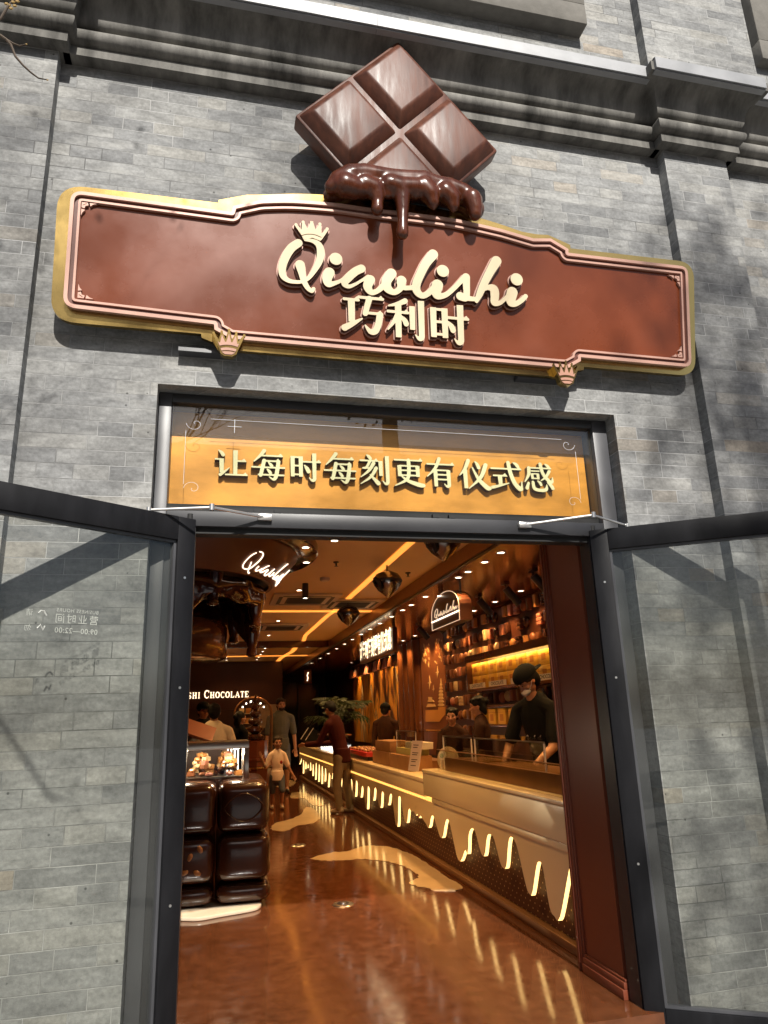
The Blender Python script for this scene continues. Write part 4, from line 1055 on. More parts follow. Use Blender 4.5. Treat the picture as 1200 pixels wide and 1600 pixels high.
# mirrored chocolate-kiss pendants
pp = thing("pendant_lamp", "dark mirrored onion shaped pendant nearest the doorway", "pendant lamp", (1.71, 5.17, ZC), world=False, group="mirrored pendants by the fascia")
m = MB(); m.lathe([(0.012, 0), (0.012, -.08), (0.05, -.085), (0.13, -.12), (.165, -.17), (.17, -.21), (.155, -.25), (.11, -.31), (.06, -.35), (.02, -.385), (.0001, -.395)], (0, 0, 0), 26); m.build("shade", M_CHROME, pp, smooth=60)
m = MB(); m.lathe([(.171, -.185), (.176, -.2), (.171, -.215)], (0, 0, 0), 26); m.build("band", M_DARKM, pp)
m = MB(); m.lathe([(0.0001, 0), (.09, .0), (.09, .02), (.0001, .02)], (0, 0, 0), 20)
dsk = MB(); Mx = Matrix.Translation((-.135, -.06, -.25)) @ Matrix.Rotation(R(60), 4, 'Y'); dsk.add([Mx @ Vector(v) for v in m.V], m.Fc); dsk.build("reflector", M_DARKM, pp)
pp.scale = (.86, .86, .86)
dup(pp, (1.67, 6.89, ZC), scale=(.86, .86, .86), label="dark mirrored onion shaped pendant between the other two")
dup(pp, (1.69, 9.2, ZC), scale=(.86, .86, .86), label="dark mirrored onion shaped pendant farthest in, just before the amber cross strip")

# ------------------------------------------------------------------ hanging lit signs
def hang(name, label, x, y0, y1, z0, z1, th):
    t = thing(name, label, "hanging sign", (x, (y0 + y1) / 2, ZS)); return t
hs1 = hang("hanging_sign", "small arched brown sign with a lit outline hanging over the counter", 2.4, 6.75, 7.65, 2.24, 2.56, .1)
yc, hw = 7.2, 0.47
out = [(yc - hw, 2.24), (yc + hw, 2.24)] + [(yc + hw * math.cos(a), 2.40 + 0.19 * math.sin(a)) for a in [math.pi * k / 14 for k in range(15)]]
HP = Plane((2.36, 0, 0), (0, -1, 0), (0, 0, 1))
m = MB(); m.prism([(-u, v) for u, v in out][::-1], HP, -0.13, 0.0); m.build("board", M_WALLD, hs1)
m = MB(); e_ = [HP.p(-u, v, 0.006) for u, v in out] + [HP.p(-out[0][0], out[0][1], 0.006)]; m.tube(e_, 0.004, 6); m.build("lit_outline", M_NEON2, hs1)
m = MB(); m.tube([HP.p(-yc + hw, 2.33, .006), HP.p(-yc - hw, 2.33, .006)], 0.008, 6); m.build("lit_line", M_NEON, hs1)
n0 = min(q[0] for s in strokes for q in s); v0 = min(q[1] for s in strokes for q in s)
m = MB()
for st in strokes[:-3]: m.tube([HP.p(-yc - .36 + (q[0] - n0) * .58, 2.35 + (q[1] - v0) * .36, .004) for q in st], .005, 5)
m.build("lettering", M_NEON2, hs1)
for y in (6.85, 7.55):
    m = MB(); m.tube([(2.42, y, 2.5), (2.42, y, ZS)], 0.012, 8); m.build("rod", M_DARKM, hs1)
hs2 = hang("hanging_sign", "long hanging sign of glowing cream characters over the counter", 2.45, 10, 12.2, 2.25, 2.6, .1)
HP2 = Plane((2.45, 0, 0), (0, -1, 0), (0, 0, 1))
m = MB(); m.box(2.462, 2.53, 9.95, 12.35, 2.22, 2.56); m.build("board", M_WALLD, hs2)
v, f = text_shape("让每时每刻更有仪式感", 0.335, 0.006, 1.0); m = MB(); m.add([HP2.p(-11.15 + q[0] * 0.69, 2.39 + q[1], 0.0) for q in v], f); m.build("lettering", M_SIGNL, hs2)
for y in (9.98, 12.3):
    m = MB(); m.tube([(2.49, y, 2.5), (2.49, y, ZS)], 0.02, 8); m.build("rod", M_DARKM, hs2)
hs3 = hang("hanging_sign", "tiny hanging sign with one glowing figure at the far end", 2.4, 19, 19, 2.3, 2.6, .1)
m = MB(); m.box(2.30, 2.48, 19.0, 19.06, 2.22, 2.56); m.build("board", M_SOFF, hs3)
m = MB(); m.tube([(2.37, 18.99, 2.28), (2.39, 18.99, 2.36), (2.37, 18.99, 2.42), (2.40, 18.99, 2.50)], 0.014, 6); m.build("lit_figure", M_SIGNL, hs3)

# ------------------------------------------------------------------ back wall header with lit name
bh = thing("header_sign", "dark header across the back wall with glowing cream capitals", "wall sign", (0.2, 19.2, 2.0))
YH = 19.2
m = MB(); m.box(-4.3, 1.75, YH, YH + 0.15, 1.62, ZC - 0.01); m.build("board", M_WALLD, bh)
BP = Plane((0, YH - 0.02, 0), (1, 0, 0), (0, 0, 1))
LC = {
 'C': [('s', [(88, 28, 3), (72, 8, 5), (48, 4, 6), (22, 18, 8), (12, 50, 9), (22, 82, 8), (48, 96, 6), (74, 92, 5), (90, 74, 3)]), ('p', [(84, 2), (92, 2), (92, 36), (84, 30)])],
 'H': [('p', [(14, 3), (32, 3), (32, 97), (14, 97)]), ('p', [(68, 3), (86, 3), (86, 97), (68, 97)]), ('s', [(25, 50, 4), (75, 50, 4)]), ('p', [(4, 2), (42, 2), (42, 9), (4, 9)]), ('p', [(4, 91), (42, 91), (42, 98), (4, 98)]), ('p', [(58, 2), (96, 2), (96, 9), (58, 9)]), ('p', [(58, 91), (96, 91), (96, 98), (58, 98)])],
 'O': [('s', [(50, 5, 5), (24, 16, 8), (12, 50, 10), (24, 84, 8), (50, 95, 5), (76, 84, 8), (88, 50, 10), (76, 16, 8), (50, 5, 5)])],
 'L': [('p', [(14, 3), (34, 3), (34, 97), (14, 97)]), ('p', [(4, 2), (46, 2), (46, 9), (4, 9)]), ('p', [(4, 90), (86, 90), (86, 98), (4, 98)]), ('p', [(86, 98), (92, 66), (84, 66), (70, 92)])],
 'A': [('s', [(50, 6, 4), (86, 93, 9)]), ('s', [(50, 6, 4), (14, 93, 4)]), ('s', [(28, 64, 4), (74, 64, 4)]), ('p', [(0, 91), (32, 91), (32, 98), (0, 98)]), ('p', [(64, 91), (100, 91), (100, 98), (64, 98)])],
 'T': [('p', [(40, 3), (60, 3), (60, 97), (40, 97)]), ('p', [(6, 2), (94, 2), (94, 10), (6, 10)]), ('p', [(6, 2), (13, 2), (11, 34), (5, 34)]), ('p', [(87, 2), (94, 2), (95, 34), (89, 34)]), ('p', [(28, 91), (72, 91), (72, 98), (28, 98)])],
 'E': [('p', [(14, 3), (34, 3), (34, 97), (14, 97)]), ('p', [(4, 2), (86, 2), (86, 10), (4, 10)]), ('p', [(4, 90), (86, 90), (86, 98), (4, 98)]), ('p', [(30, 46), (62, 46), (62, 54), (30, 54)]), ('p', [(80, 2), (86, 2), (88, 30), (80, 30)]), ('p', [(84, 70), (92, 70), (88, 98), (80, 98)]), ('p', [(58, 36), (64, 36), (64, 64), (58, 64)])],
 'S': [('s', [(80, 24, 4), (64, 6, 5), (40, 6, 7), (22, 22, 9), (34, 42, 10), (64, 56, 10), (80, 74, 9), (62, 94, 7), (36, 94, 5), (18, 76, 4)]), ('p', [(78, 2), (84, 2), (84, 30), (78, 26)]), ('p', [(16, 70), (22, 74), (22, 98), (16, 98)])],
 'I': [('p', [(38, 3), (62, 3), (62, 97), (38, 97)]), ('p', [(22, 2), (78, 2), (78, 9), (22, 9)]), ('p', [(22, 91), (78, 91), (78, 98), (22, 98)])],
 'Q': [('s', [(50, 5, 5), (24, 16, 8), (12, 50, 10), (24, 84, 8), (50, 95, 5), (76, 84, 8), (88, 50, 10), (76, 16, 8), (50, 5, 5)]), ('s', [(52, 90, 5), (76, 110, 7), (96, 112, 3)])],
}
GL.update(LC)
uR = BP.px(389, 1084)[0]; zb = BP.px(345, 1090.5)[1]; h1 = BP.px(345, 1078)[1] - zb; h2 = h1 * 0.78
cur = uR
for c_ in reversed("QIAOLISHI CHOCOLATE"):
    big = False
    if c_ == ' ': cur -= 0.075; continue
    idx_ = None
    wch = {'I': .58, 'O': .98, 'Q': .98, 'H': .95, 'A': .95}.get(c_, .84)
    hh = h2
    cur_big = (c_ == 'Q') or (c_ == 'C' and uR - cur > 0.93)
    if cur_big: hh = h1
    wd = hh * wch * .80
    if cur - wd < -2.2: break
    f, xs, zs = glyph_field(c_, cur - wd, cur, zb, zb + hh, 0.007, 0.03)
    m = MB(); plate(m, f, xs, zs, BP.p, -0.018, 0.005); m.build("letter", M_SIGNL, bh)
    cur -= wd + 0.012
m = MB(); m.box(-4.3, 1.75, 20.2, 20.3, 0, 1.62); o = m.build("slatted_partition", mat("slat_brown", (0.06, 0.024, 0.012), 0.4)); tag(o, "dark slatted partition under the glowing header", "partition")
wp = MB(); wp.box(1.02, 1.60, 19.0, 19.03, 1.15, 1.72); o = wp.build("menu_board", mat("pale_menu", (0.34, 0.24, 0.15), 0.5, var=0.2, vscale=8)); tag(o, "pale menu board on the back wall behind the walking man", "menu board")
gd = thing("glass_door", "dark glazed door at the far right end of the shop", "door", (2.2, 22.5, 0))
m = MB(); m.box(1.9, 3.2, 22.5, 22.56, 0, 2.4); m.build("pane", mat("night_glass", (0.012, 0.02, 0.018), 0.08), gd)
m = MB()
for x in (1.9, 2.5, 3.1): m.box(x, x + .06, 22.44, 22.5, 0, 2.4)
m.build("frame", M_DARKM, gd)

# ------------------------------------------------------------------ chocolate fountain column under the ceiling
FCX, FCY = -0.45, 6.35
ft = thing("ceiling_fountain", "dark molten chocolate bowl and cup hanging under a round ceiling disc", "hanging sculpture", (FCX, FCY, ZC))
m = MB(); m.lathe([(0.0001, 2.735), (1.0, 2.735), (1.31, 2.735), (1.33, 2.75), (1.33, ZC - .001)], (FCX, FCY, 0), 64); m.build("disc", M_DISC, ft, smooth=40)
m = MB(); m.lathe([(0.90, 2.468), (0.93, 2.468), (1.150, 2.715), (1.155, 2.733)], (FCX, FCY, 0), 64); m.build("cone", M_CONE, ft, smooth=40)
m = MB(); m.lathe([(0.0001, 2.50), (0.90, 2.50), (0.905, 2.468)], (FCX, FCY, 0), 48); m.build("cone_base", M_DARKM, ft)
m = MB()
n0 = min(q[0] for s in strokes for q in s); v0 = min(q[1] for s in strokes for q in s)
for st in strokes[:-3]:
    pts = []
    for q in st:
        a = R(-49) + (q[0] - n0) * 0.74 / 1.03; z = 2.478 + (q[1] - v0) * 0.54
        rr = 0.93 + (z - 2.468) / (2.715 - 2.468) * 0.22 + 0.008
        pts.append((FCX + rr * math.cos(a), FCY + rr * math.sin(a), z))
    m.tube(pts, 0.0050, 6)
m.build("neon_script", M_NEON, ft)
def drip(r, z, a, i):
    return (r * (1 + 0.012 * math.sin(7 * a + i)), z)
rim_w = lambda a: 2.19 + 0.11 * math.cos(3.0 * (a + 0.72)) + 0.03 * math.sin(7 * a + 2.0) + 0.03 * math.sin(11 * a)
m = MB(); seg = 96
prof_ = [(0.82, 2.465), (0.865, 2.44), (0.875, 2.38), (0.86, 2.30), (0.845, 0.55), (0.835, 0.2), (0.82, 0.0), (0.79, 0.02), (0.78, 0.3), (0.76, 2.30), (0.74, 2.44)]
def rf(r, z, a, i):
    lo = rim_w(a)
    if z < 1.0: z = lo + z * (2.30 - lo)
    return (r * (1 + 0.012 * math.sin(9 * a + 1.3 * i) + 0.010 * math.sin(17 * a)), z)
m.lathe(prof_, (FCX, FCY, 0), seg, rf); m.build("molten_bowl", M_FOUNT, ft, smooth=60)
for a, l, r in ((-0.30, .13, .05), (0.30, .16, .05), (-1.02, .10, .05), (-1.5, .2, .06), (0.7, .15, .05)):
    x, y = FCX + 0.81 * math.cos(a), FCY + 0.81 * math.sin(a); z = rim_w(a)
    m = MB(); m.tube([(x, y, z + .15), (x, y, z), (x, y, z - l * .5), (x, y, z - l * .9), (x, y, z - l)], [r * 1.7, r * 1.2, r * .8, r, r * .5], 12); m.build("chocolate_drip", M_FOUNT, ft, smooth=60)
m = MB(); m.lathe([(0.0001, 1.845), (0.50, 1.845), (0.545, 1.86), (0.56, 1.90), (0.55, 2.12), (0.52, 2.16), (0.0001, 2.18)], (FCX, FCY, 0), 56); m.build("marbled_cup", M_MARB, ft, smooth=40)
m = MB(); m.lathe([(0.22, 2.17), (0.20, 2.50)], (FCX, FCY, 0), 32); m.build("stem", M_DARKM, ft, smooth=60)

# ------------------------------------------------------------------ chocolate-block base, showcase and sweets
bk = thing("chocolate_block_base", "dark glossy chocolate block counter base with almonds, resting on a cream splash", "counter base", (0.0, 6.3, 0))
def block(x0, x1, z0, z1, y0=5.98, y1=6.95, rad=0.075):
    """a puffy rounded block"""
    m = MB(); nx = 12; vs = []; fs = []
    cx, cz, cy_ = (x0 + x1) / 2, (z0 + z1) / 2, (y0 + y1) / 2
    hx, hz, hy = (x1 - x0) / 2, (z1 - z0) / 2, (y1 - y0) / 2
    bm = bmesh.new(); bmesh.ops.create_cube(bm, size=2); bmesh.ops.subdivide_edges(bm, edges=bm.edges[:], cuts=9, use_grid_fill=True)
    for v in bm.verts:
        p = Vector((v.co.x * hx, v.co.y * hy, v.co.z * hz)); c = Vector((max(-hx + rad, min(hx - rad, p.x)), max(-hy + rad, min(hy - rad, p.y)), max(-hz + rad, min(hz - rad, p.z))))
        d = p - c; 
        if d.length > 1e-6: p = c + d.normalized() * min(rad, d.length if d.length < rad else rad)
        p.y -= 0.012 * (1 - (p.x / hx) ** 2) * (1 - (p.z / hz) ** 2) * (1 if p.y < 0 else 0)
        v.co = p + Vector((cx, cy_, cz))
    bm.verts.index_update(); m.add([v.co for v in bm.verts], [[v.index for v in f.verts] for f in bm.faces]); bm.free()
    return m
xsplit = (-0.34, 0.058, 0.462)
for (x0, x1) in ((-1.9, -1.15), (-1.14, -0.75), (-0.74, -0.345), (-0.338, 0.052), (0.060, 0.455)):
    for z0, z1, dx in ((0.525, 0.895, 0.0), (0.185, 0.518, 0.012), (0.03, 0.178, 0.02)):
        block(x0, x1 + (dx if x1 > .3 else 0), z0, z1, y0=5.98 + (0.0 if z0 > .1 else 0.02)).build("chocolate_block", M_DARKCH, bk, smooth=70)
LP_ = Plane((0.2575, 5.965, 0.71), (1, 0, 0), (0, 0, 1))
m = MB()
for s in (1, -1):
    m.tube([LP_.p(-0.15 + 0.30 * t / 16, s * 0.10 * math.sin(math.pi * t / 16) ** 0.8, 0.003) for t in range(17)], 0.0045, 6)
m.build("lip_emboss", M_DARKCH, bk, smooth=60)
for ax, az, rot in ((-0.06, 0.435, -.5), (-0.13, 0.385, .4), (-0.075, 0.275, -1.0), (-0.165, 0.285, 1.2), (-0.27, 0.40, .2)):
    m = MB(); Ma = Matrix.Rotation(rot, 4, 'Y'); m.ball((ax, 5.972, az), (0.019, 0.010, 0.030), 10, 7, Ma); m.build("almond", CH_COL[3], bk, smooth=60)
xs, zs, X, Z = grid(-1.0, 0.62, 5.60, 6.2, 0.012)
m = MB()
pts_ = [(atZ(*p, 0.0).x, atZ(*p, 0.0).y) for p in ((284, 1443), (310, 1440), (350, 1433), (385, 1427), (404, 1422), (408, 1415), (395, 1409), (360, 1400))]
poly = [(-1.0, 5.85)] + smooth_line([(-0.5, 5.86), (-0.2, 5.83)] + pts_[1:], 4) + [(0.4, 6.3), (-1.0, 6.3)]
pl = Plane((0, 0, 0), (1, 0, 0), (0, 1, 0))
m.prism(poly, pl, 0.001, 0.028); spl = m.build("cream_splash", mat("cream_gloss", (0.74, 0.62, 0.45), 0.2, coat=0.4), bk, bevel=0.008)

sh = thing("showcase", "steel framed glass showcase of piled chocolates standing on the dark blocks", "showcase", (-0.2, 6.5, 0.9))
x0, x1, y0, y1, z0, z1 = -1.3, 0.305, 6.32, 6.85, 0.897, 1.185
m = MB(); m.box(x0, x1, y0, y0 + .03, z1 - .058, z1); m.box(x0, x1, y1 - .03, y1, z1 - .058, z1); m.box(x0, x1, y0 + .03, y1 - .03, z1 - .012, z1); m.build("top_frame", M_STAIN, sh, bevel=0.003)
for x in (x1 - .042,):
    m = MB(); m.box(x, x1, y0 + .002, y0 + .04, z0, z1 - .059); m.build("post", M_STAIN, sh, bevel=0.003)
    m = MB(); m.box(x, x1, y1 - .04, y1 - .002, z0, z1 - .059); m.build("post", M_STAIN, sh, bevel=0.003)
m = MB(); m.box(x0, x1 - .043, y0 + .01, y0 + .014, z0 + .002, z1 - .06); m.build("front_glass", M_CGLASS, sh)
for k_, (dx) in enumerate((0.075, 0.105, 0.135, 0.165)):
    m = MB(); m.tube([(x1 - dx, y1 - .10 - .03 * k_, z0 + .03), (x1 - dx, y1 - .10 - .03 * k_, z1 - .07)], 0.006, 8); m.build("light_tube", M_COLDL, sh)
fill_lt = bpy.data.lights.new("lamp", 'POINT'); fill_lt.energy = 4.5; fill_lt.color = (1.0, .82, .62); fill_lt.shadow_soft_size = .03  # added fill lamps at the front, away from the tubes, to brighten the chocolates
for x in (x1 - .10, -.20, -.6):
    l = bpy.data.objects.new("lamp", fill_lt); COL.objects.link(l); l.parent = sh; l.location = Vector((x, y0 + .07, z1 - .075)) - sh.location
m = MB(); m.box(x0, x1 - .05, y0 + .04, y1 - .04, z0 + .002, z0 + .015); m.build("base", M_STAIN, sh)
rnd = random.Random(5)
for cx in (-0.075, 0.135):
    t = thing("chocolate_pile", {-0.36: "heap of mixed chocolates in the showcase at its hidden end", -0.075: "left heap of mixed chocolates behind the showcase glass", 0.135: "right heap of mixed chocolates behind the showcase glass"}.get(cx, "heap of chocolates in the part of the showcase hidden by the door"), "chocolates", (cx, 6.56, z0 + .015), group="heaps of chocolates in the showcase")
    for q in range(42):
        lay = int(6 * (q / 42) ** 0.9); a = rnd.uniform(0, 6.28); rr = (0.125 - 0.020 * lay) * math.sqrt(rnd.uniform(0.25, 1))
        c = (cx + rr * math.cos(a), 6.56 + 1.1 * rr * math.sin(a), z0 + .028 + lay * 0.030 + rnd.uniform(0, .008))
        m = MB(); Ma = Matrix.Rotation(rnd.uniform(0, 3), 4, 'Z') @ Matrix.Rotation(rnd.uniform(-.5, .5), 4, 'X')
        if rnd.random() < .5: m.ball(c, (.032, .025, .020), 8, 6, Ma)
        else: m.box(-.030, .030, -.022, .022, -.016, .016, Matrix.Translation(c) @ Ma)
        m.build("chocolate", CH_COL[rnd.choice((0, 2, 2, 3, 3, 3, 4))], t, smooth=30)
m = MB(); Mt = Matrix.Translation((-0.13, 7.6, 1.27)) @ Matrix.Rotation(R(20), 4, 'Y') @ Matrix.Rotation(R(25), 4, 'X')
m.box(-.22, .16, -.15, .15, -.012, .012, Mt); o = m.build("tilted_tray", CH_COL[4]); tag(o, "tilted red sweet tray behind the steel showcase", "tray")
m = MB(); m.box(-1.5, 0.27, 7.5, 8.1, 0, 1.12); o = m.build("service_counter", M_WALLD); tag(o, "dark service counter behind the steel showcase", "counter")
sc = MB(); sc.tube([(-0.17, 7.62, 1.12), (-0.17, 7.62, 1.235)], .045, 14); o = sc.build("paper_tub", CH_COL[2], smooth=40); tag(o, "cream paper tub on the service counter by the door edge", "tub")

# ------------------------------------------------------------------ arched glass cabinet and chocolate fountain at the back
ac = thing("arched_cabinet", "arched glass cabinet with shelves of sweets behind the chocolate fountain", "cabinet", (0.72, 13.6, 0))
AP = Plane((0.72, 13.6, 0), (1, 0, 0), (0, 0, 1))
def arch(w_, h_, z_): return [(-w_, z_), (w_, z_), (w_, h_)] + [(w_ * math.cos(math.pi * k / 16), h_ + w_ * 0.9 * math.sin(math.pi * k / 16)) for k in range(1, 16)] + [(-w_, h_)]
m = MB(); m.prism(arch(.33, 1.45, 0.75), AP, -0.35, 0.0); m.build("dome_glass", M_CGLASS, ac)
m = MB()
for d in (0.004, -0.354): m.tube([AP.p(u, v, d) for u, v in arch(.335, 1.45, 0.75)[1:]], .012, 6)
m.build("edge_trim", M_FASC, ac)
for z in (0.95, 1.12, 1.29, 1.46):
    m = MB(); m.box(.44, .86, 13.68, 13.92, z, z + .012); m.build("shelf", CH_COL[2], ac)
    for k_ in range(3):
        m = MB(); m.box(.47 + k_ * .12, .56 + k_ * .12, 13.7, 13.85, z + .013, z + .10); m.build("sweet_box", CH_COL[(2, 3, 2)[k_]], ac)
m = MB(); m.box(.36, 1.08, 13.58, 13.98, 0, .745); m.build("base", M_WALLD, ac)
for k_ in range(6):
    a = 0.5 + k_ * .42; m = MB(); m.ball((0.72 + .22 * math.cos(a), 13.7, 1.48 + .2 * math.sin(a)), .012, 8, 5); m.build("bulb", M_LENS, ac)
cf = thing("chocolate_fountain", "tiered dark chocolate fountain on a tapered red-brown podium", "chocolate fountain", (0.70, 12.6, 0))
m = MB(); m.lathe([(.20, 0.0), (.20, .02), (.17, .05), (.26, .62), (.26, .70), (.27, .71), (.27, .74), (.19, .745), (.18, 1.02), (.0001, 1.03)], (0.72, 12.6, 0), 8); m.build("podium", M_WOODR, cf)
m = MB(); m.lathe([(.262, .585), (.268, .60), (.262, .615)], (0.72, 12.6, 0), 8); m.build("gold_band", M_GOLD, cf)
pf = []
for k_, (r, z) in enumerate(((.155, 1.03), (.135, 1.16), (.115, 1.29), (.09, 1.41), (.065, 1.52), (.045, 1.61))):
    pf += [(r * .8, z), (r, z + .02), (r, z + .06), (r * .75, z + .085), (r * .35, z + .10)]
pf += [(.03, 1.73), (.0001, 1.76)]
m = MB(); m.lathe(pf, (0.70, 12.6, 0), 24); m.build("tiers", M_FOUNT, cf, smooth=50)

# ------------------------------------------------------------------ long counter with dripping cream front
ct = thing("serving_counter", "long cream counter with glowing dripping edge over a brown dotted base", "counter", (2.3, 11, 0))
CP = Plane((XC, 0, 0), (0, -1, 0), (0, 0, 1))            # u = -Y, front faces the aisle
m_dot = bpy.data.materials.new("dotted_brown"); m_dot.use_nodes = True
N, L = nodes_of(m_dot); b = N["Principled BSDF"]; b.inputs["Roughness"].default_value = 0.6; b.inputs["Specular IOR Level"].default_value = 0.2
geo = N.new("ShaderNodeNewGeometry"); sx = N.new("ShaderNodeSeparateXYZ"); L.new(geo.outputs["Position"], sx.inputs[0])
def mth(op, a, b_=None, c_=None):
    n = N.new("ShaderNodeMath"); n.operation = op
    for i, q in enumerate((a, b_, c_)):
        if q is None: continue
        if isinstance(q, (int, float)): n.inputs[i].default_value = q
        else: L.new(q, n.inputs[i])
    return n.outputs[0]
P_ = 0.075
rz = mth('DIVIDE', sx.outputs[2], P_ * 0.5); row = mth('FLOOR', rz); odd = mth('MODULO', row, 2.0)
uy = mth('ADD', mth('DIVIDE', sx.outputs[1], P_), mth('MULTIPLY', odd, 0.5))
fu = mth('SUBTRACT', mth('FRACT', uy), 0.5); fv = mth('SUBTRACT', mth('FRACT', rz), 0.5)
dd = mth('SQRT', mth('ADD', mth('POWER', mth('MULTIPLY', fu, P_), 2.0), mth('POWER', mth('MULTIPLY', fv, P_ * .5), 2.0)))
msk = mth('LESS_THAN', dd, 0.0052)
mx = N.new("ShaderNodeMix"); mx.data_type = 'RGBA'; L.new(msk, mx.inputs[0]); mx.inputs[6].default_value = (0.075, 0.024, 0.010, 1); mx.inputs[7].default_value = (0.55, 0.34, 0.16, 1)
L.new(mx.outputs[2], b.inputs["Base Color"])
m = MB(); m.box(XC + 0.055, XC + 0.12, 4.0, 18.0, 0.055, 0.60); m.build("base_panel", m_dot, ct)
m = MB(); m.box(XC + 0.005, XC + 0.13, 4.0, 18.0, 0.0, 0.05); m.build("plinth", M_FASC, ct, bevel=0.004)
# drip profile (Y, z): tips and valleys read off the near end, then continued
tv = [(4.05, .30), (4.20, .44), (4.22, .45), (4.40, .16), (4.47, .15), (4.53, .19), (4.58, .40), (4.63, .425), (4.68, .39), (4.78, .215), (4.82, .20), (4.87, .24), (4.98, .47), (5.07, .51), (5.13, .46), (5.20, .30), (5.26, .28), (5.31, .31), (5.40, .45), (5.48, .47), (5.55, .44), (5.62, .31), (5.67, .295), (5.72, .33), (5.80, .44), (5.88, .46), (5.97, .40), (6.02, .25), (6.08, .27), (6.20, .17), (6.27, .165), (6.33, .22), (6.45, .42), (6.53, .45), (6.60, .40)]
tv = [(y, z) for y, z in tv]
y = 6.68; rnd = random.Random(12)
for ti, va in ((.27, .43), (.30, .38), (.36, .40), (.24, .48), (.16, .47), (.33, .46), (.26, .47), (.30, .45), (.16, .42), (.26, .46)):
    tv += [(y, ti + .02), (y + .06, ti), (y + .12, ti + .03), (y + .24, va - .02), (y + .30, va), (y + .36, va - .03)]; y += .42
while y < 17.6:
    ti = rnd.uniform(.14, .34); va = rnd.uniform(.40, .48)
    tv += [(y, ti + .02), (y + .06, ti), (y + .12, ti + .03), (y + .24, va - .02), (y + .30, va), (y + .36, va - .03)]; y += rnd.uniform(.40, .46)
tv.append((18.0, .3))
edge = smooth_line(tv, 4)
m = MB(); vs = []; n = len(edge); Z1 = 0.545
for y, z in edge: vs += [(XC, y, z), (XC, y, Z1), (XC + .032, y, z), (XC + .032, y, Z1)]
fs = [(4 * i, 4 * i + 4, 4 * i + 5, 4 * i + 1) for i in range(n - 1)] + [(4 * i + 1, 4 * i + 5, 4 * i + 7, 4 * i + 3) for i in range(n - 1)]
m.add(vs, fs); m.build("drip_front", M_CREAMC, ct)
m = MB(); vs = []
for y, z in edge: vs += [(XC + .002, y, z), (XC + .030, y, z)]
m.add(vs, [(2 * i, 2 * i + 1, 2 * i + 3, 2 * i + 2) for i in range(n - 1)]); m.build("edge_light", M_LEDY, ct)
m = MB(); m.box(XC + .010, XC + .06, 6.95, 18.0, .5465, .572); m.build("line_light", M_LEDL, ct)
m = MB(); m.box(XC - .012, XC + .08, 4.0, 6.94, .5465, .59); m.build("ledge", M_CREAMC, ct, bevel=0.004)
m = MB(); m.box(XC - .01, XC + .10, 7.19, 18.0, .574, .705); m.build("fascia", M_CREAMC, ct, bevel=0.006)
m = MB(); m.box(XC - .02, XC + .10, 4.0, 7.185, .592, .80); m.build("fascia", M_CREAMC, ct, bevel=0.008)
m = MB(); m.box(XC - .02, XC + .72, 7.19, 18.0, .707, .745); m.build("top", M_CREAMC, ct, bevel=0.006)
m = MB(); m.box(XC - .03, XC + .72, 4.0, 7.185, .802, .832); m.build("top", M_CREAMC, ct, bevel=0.008)
m = MB(); m.box(XC + .16, XC + .70, 4.02, 17.98, 0.0, .70); m.build("carcass", M_WALLD, ct)

# glass guards and things on the counter
gg = None
for i, (ya, yb, lb) in enumerate(((4.75, 6.15, "glass display guard on the counter in front of the capped man"), (6.22, 7.05, "glass display guard in front of the woman in profile"), (8.05, 8.95, "glass display guard in front of the smiling woman"))):
    zb = .833 if i < 2 else .746
    t = thing("glass_guard", lb, "glass guard", (2.4, (ya + yb) / 2, zb), group="glass guards on the counter")
    zt = 1.13 if i < 2 else 1.16
    m = MB(); m.box(2.22, 2.228, ya, yb, zb, zt); m.build("front_pane", M_CGLASS, t)
    m = MB(); m.box(2.23, 2.62, yb - .008, yb, zb, zt); m.build("side_pane", M_CGLASS, t)
    m = MB(); m.box(2.22, 2.62, ya, yb, zt + .001, zt + .009); m.build("top_pane", M_CGLASS, t)
    m = MB(); m.box(2.212, 2.2195, yb - .016, yb, zb, zt); m.build("edge_strip", M_CARD, t)
    m = MB(); m.box(2.212, 2.2195, ya, ya + .016, zb, zt); m.build("edge_strip", M_CARD, t)
    m = MB(); m.box(2.212, 2.2195, ya, yb, zt + .002, zt + .012); m.build("edge_strip", M_STAIN, t)
    m = MB(); m.box(2.30, 2.60, ya + .05, yb - .05, zb, zb + .10); m.build("tray_base", M_FASC, t, bevel=.004)
sgd = thing("low_glass_screen", "low glass screen along the front edge of the near counter", "glass screen", (2.1, 5.5, .833))
m = MB(); m.box(2.085, 2.093, 4.0, 6.85, .833, 1.02); m.build("pane", M_CGLASS, sgd)
m = MB(); m.box(2.082, 2.097, 4.0, 6.85, 1.021, 1.027); m.build("rail", M_FASC, sgd)
m = MB(); m.box(2.16, 2.20, 4.0, 6.85, .833, .95); m.build("back_panel", M_FASC, sgd)
fn = thing("display_plate", "round white plate with a pale disc standing near the step of the counter", "display plate", (2.22, 6.95, .833))
fc = atX(699, 1186, 2.25)
fdir = Vector((-0.75, -0.66, 0.12)).normalized(); fu_ = fdir.cross(Vector((0, 0, 1))).normalized(); fv_ = fu_.cross(fdir)
def disc(c, r, d0, d1, seg=28):
    m = MB(); a = [c + fdir * d1 + (fu_ * math.cos(k_ * 2 * math.pi / seg) + fv_ * math.sin(k_ * 2 * math.pi / seg)) * r for k_ in range(seg)]
    b_ = [p - fdir * (d1 - d0) for p in a]; m.add(a + b_, [tuple(range(seg)), tuple(range(2 * seg - 1, seg - 1, -1))] + [(k_, (k_ + 1) % seg, seg + (k_ + 1) % seg, seg + k_) for k_ in range(seg)]); return m
disc(fc, .118, -.02, 0).build("plate", CH_COL[2], fn, bevel=.004)
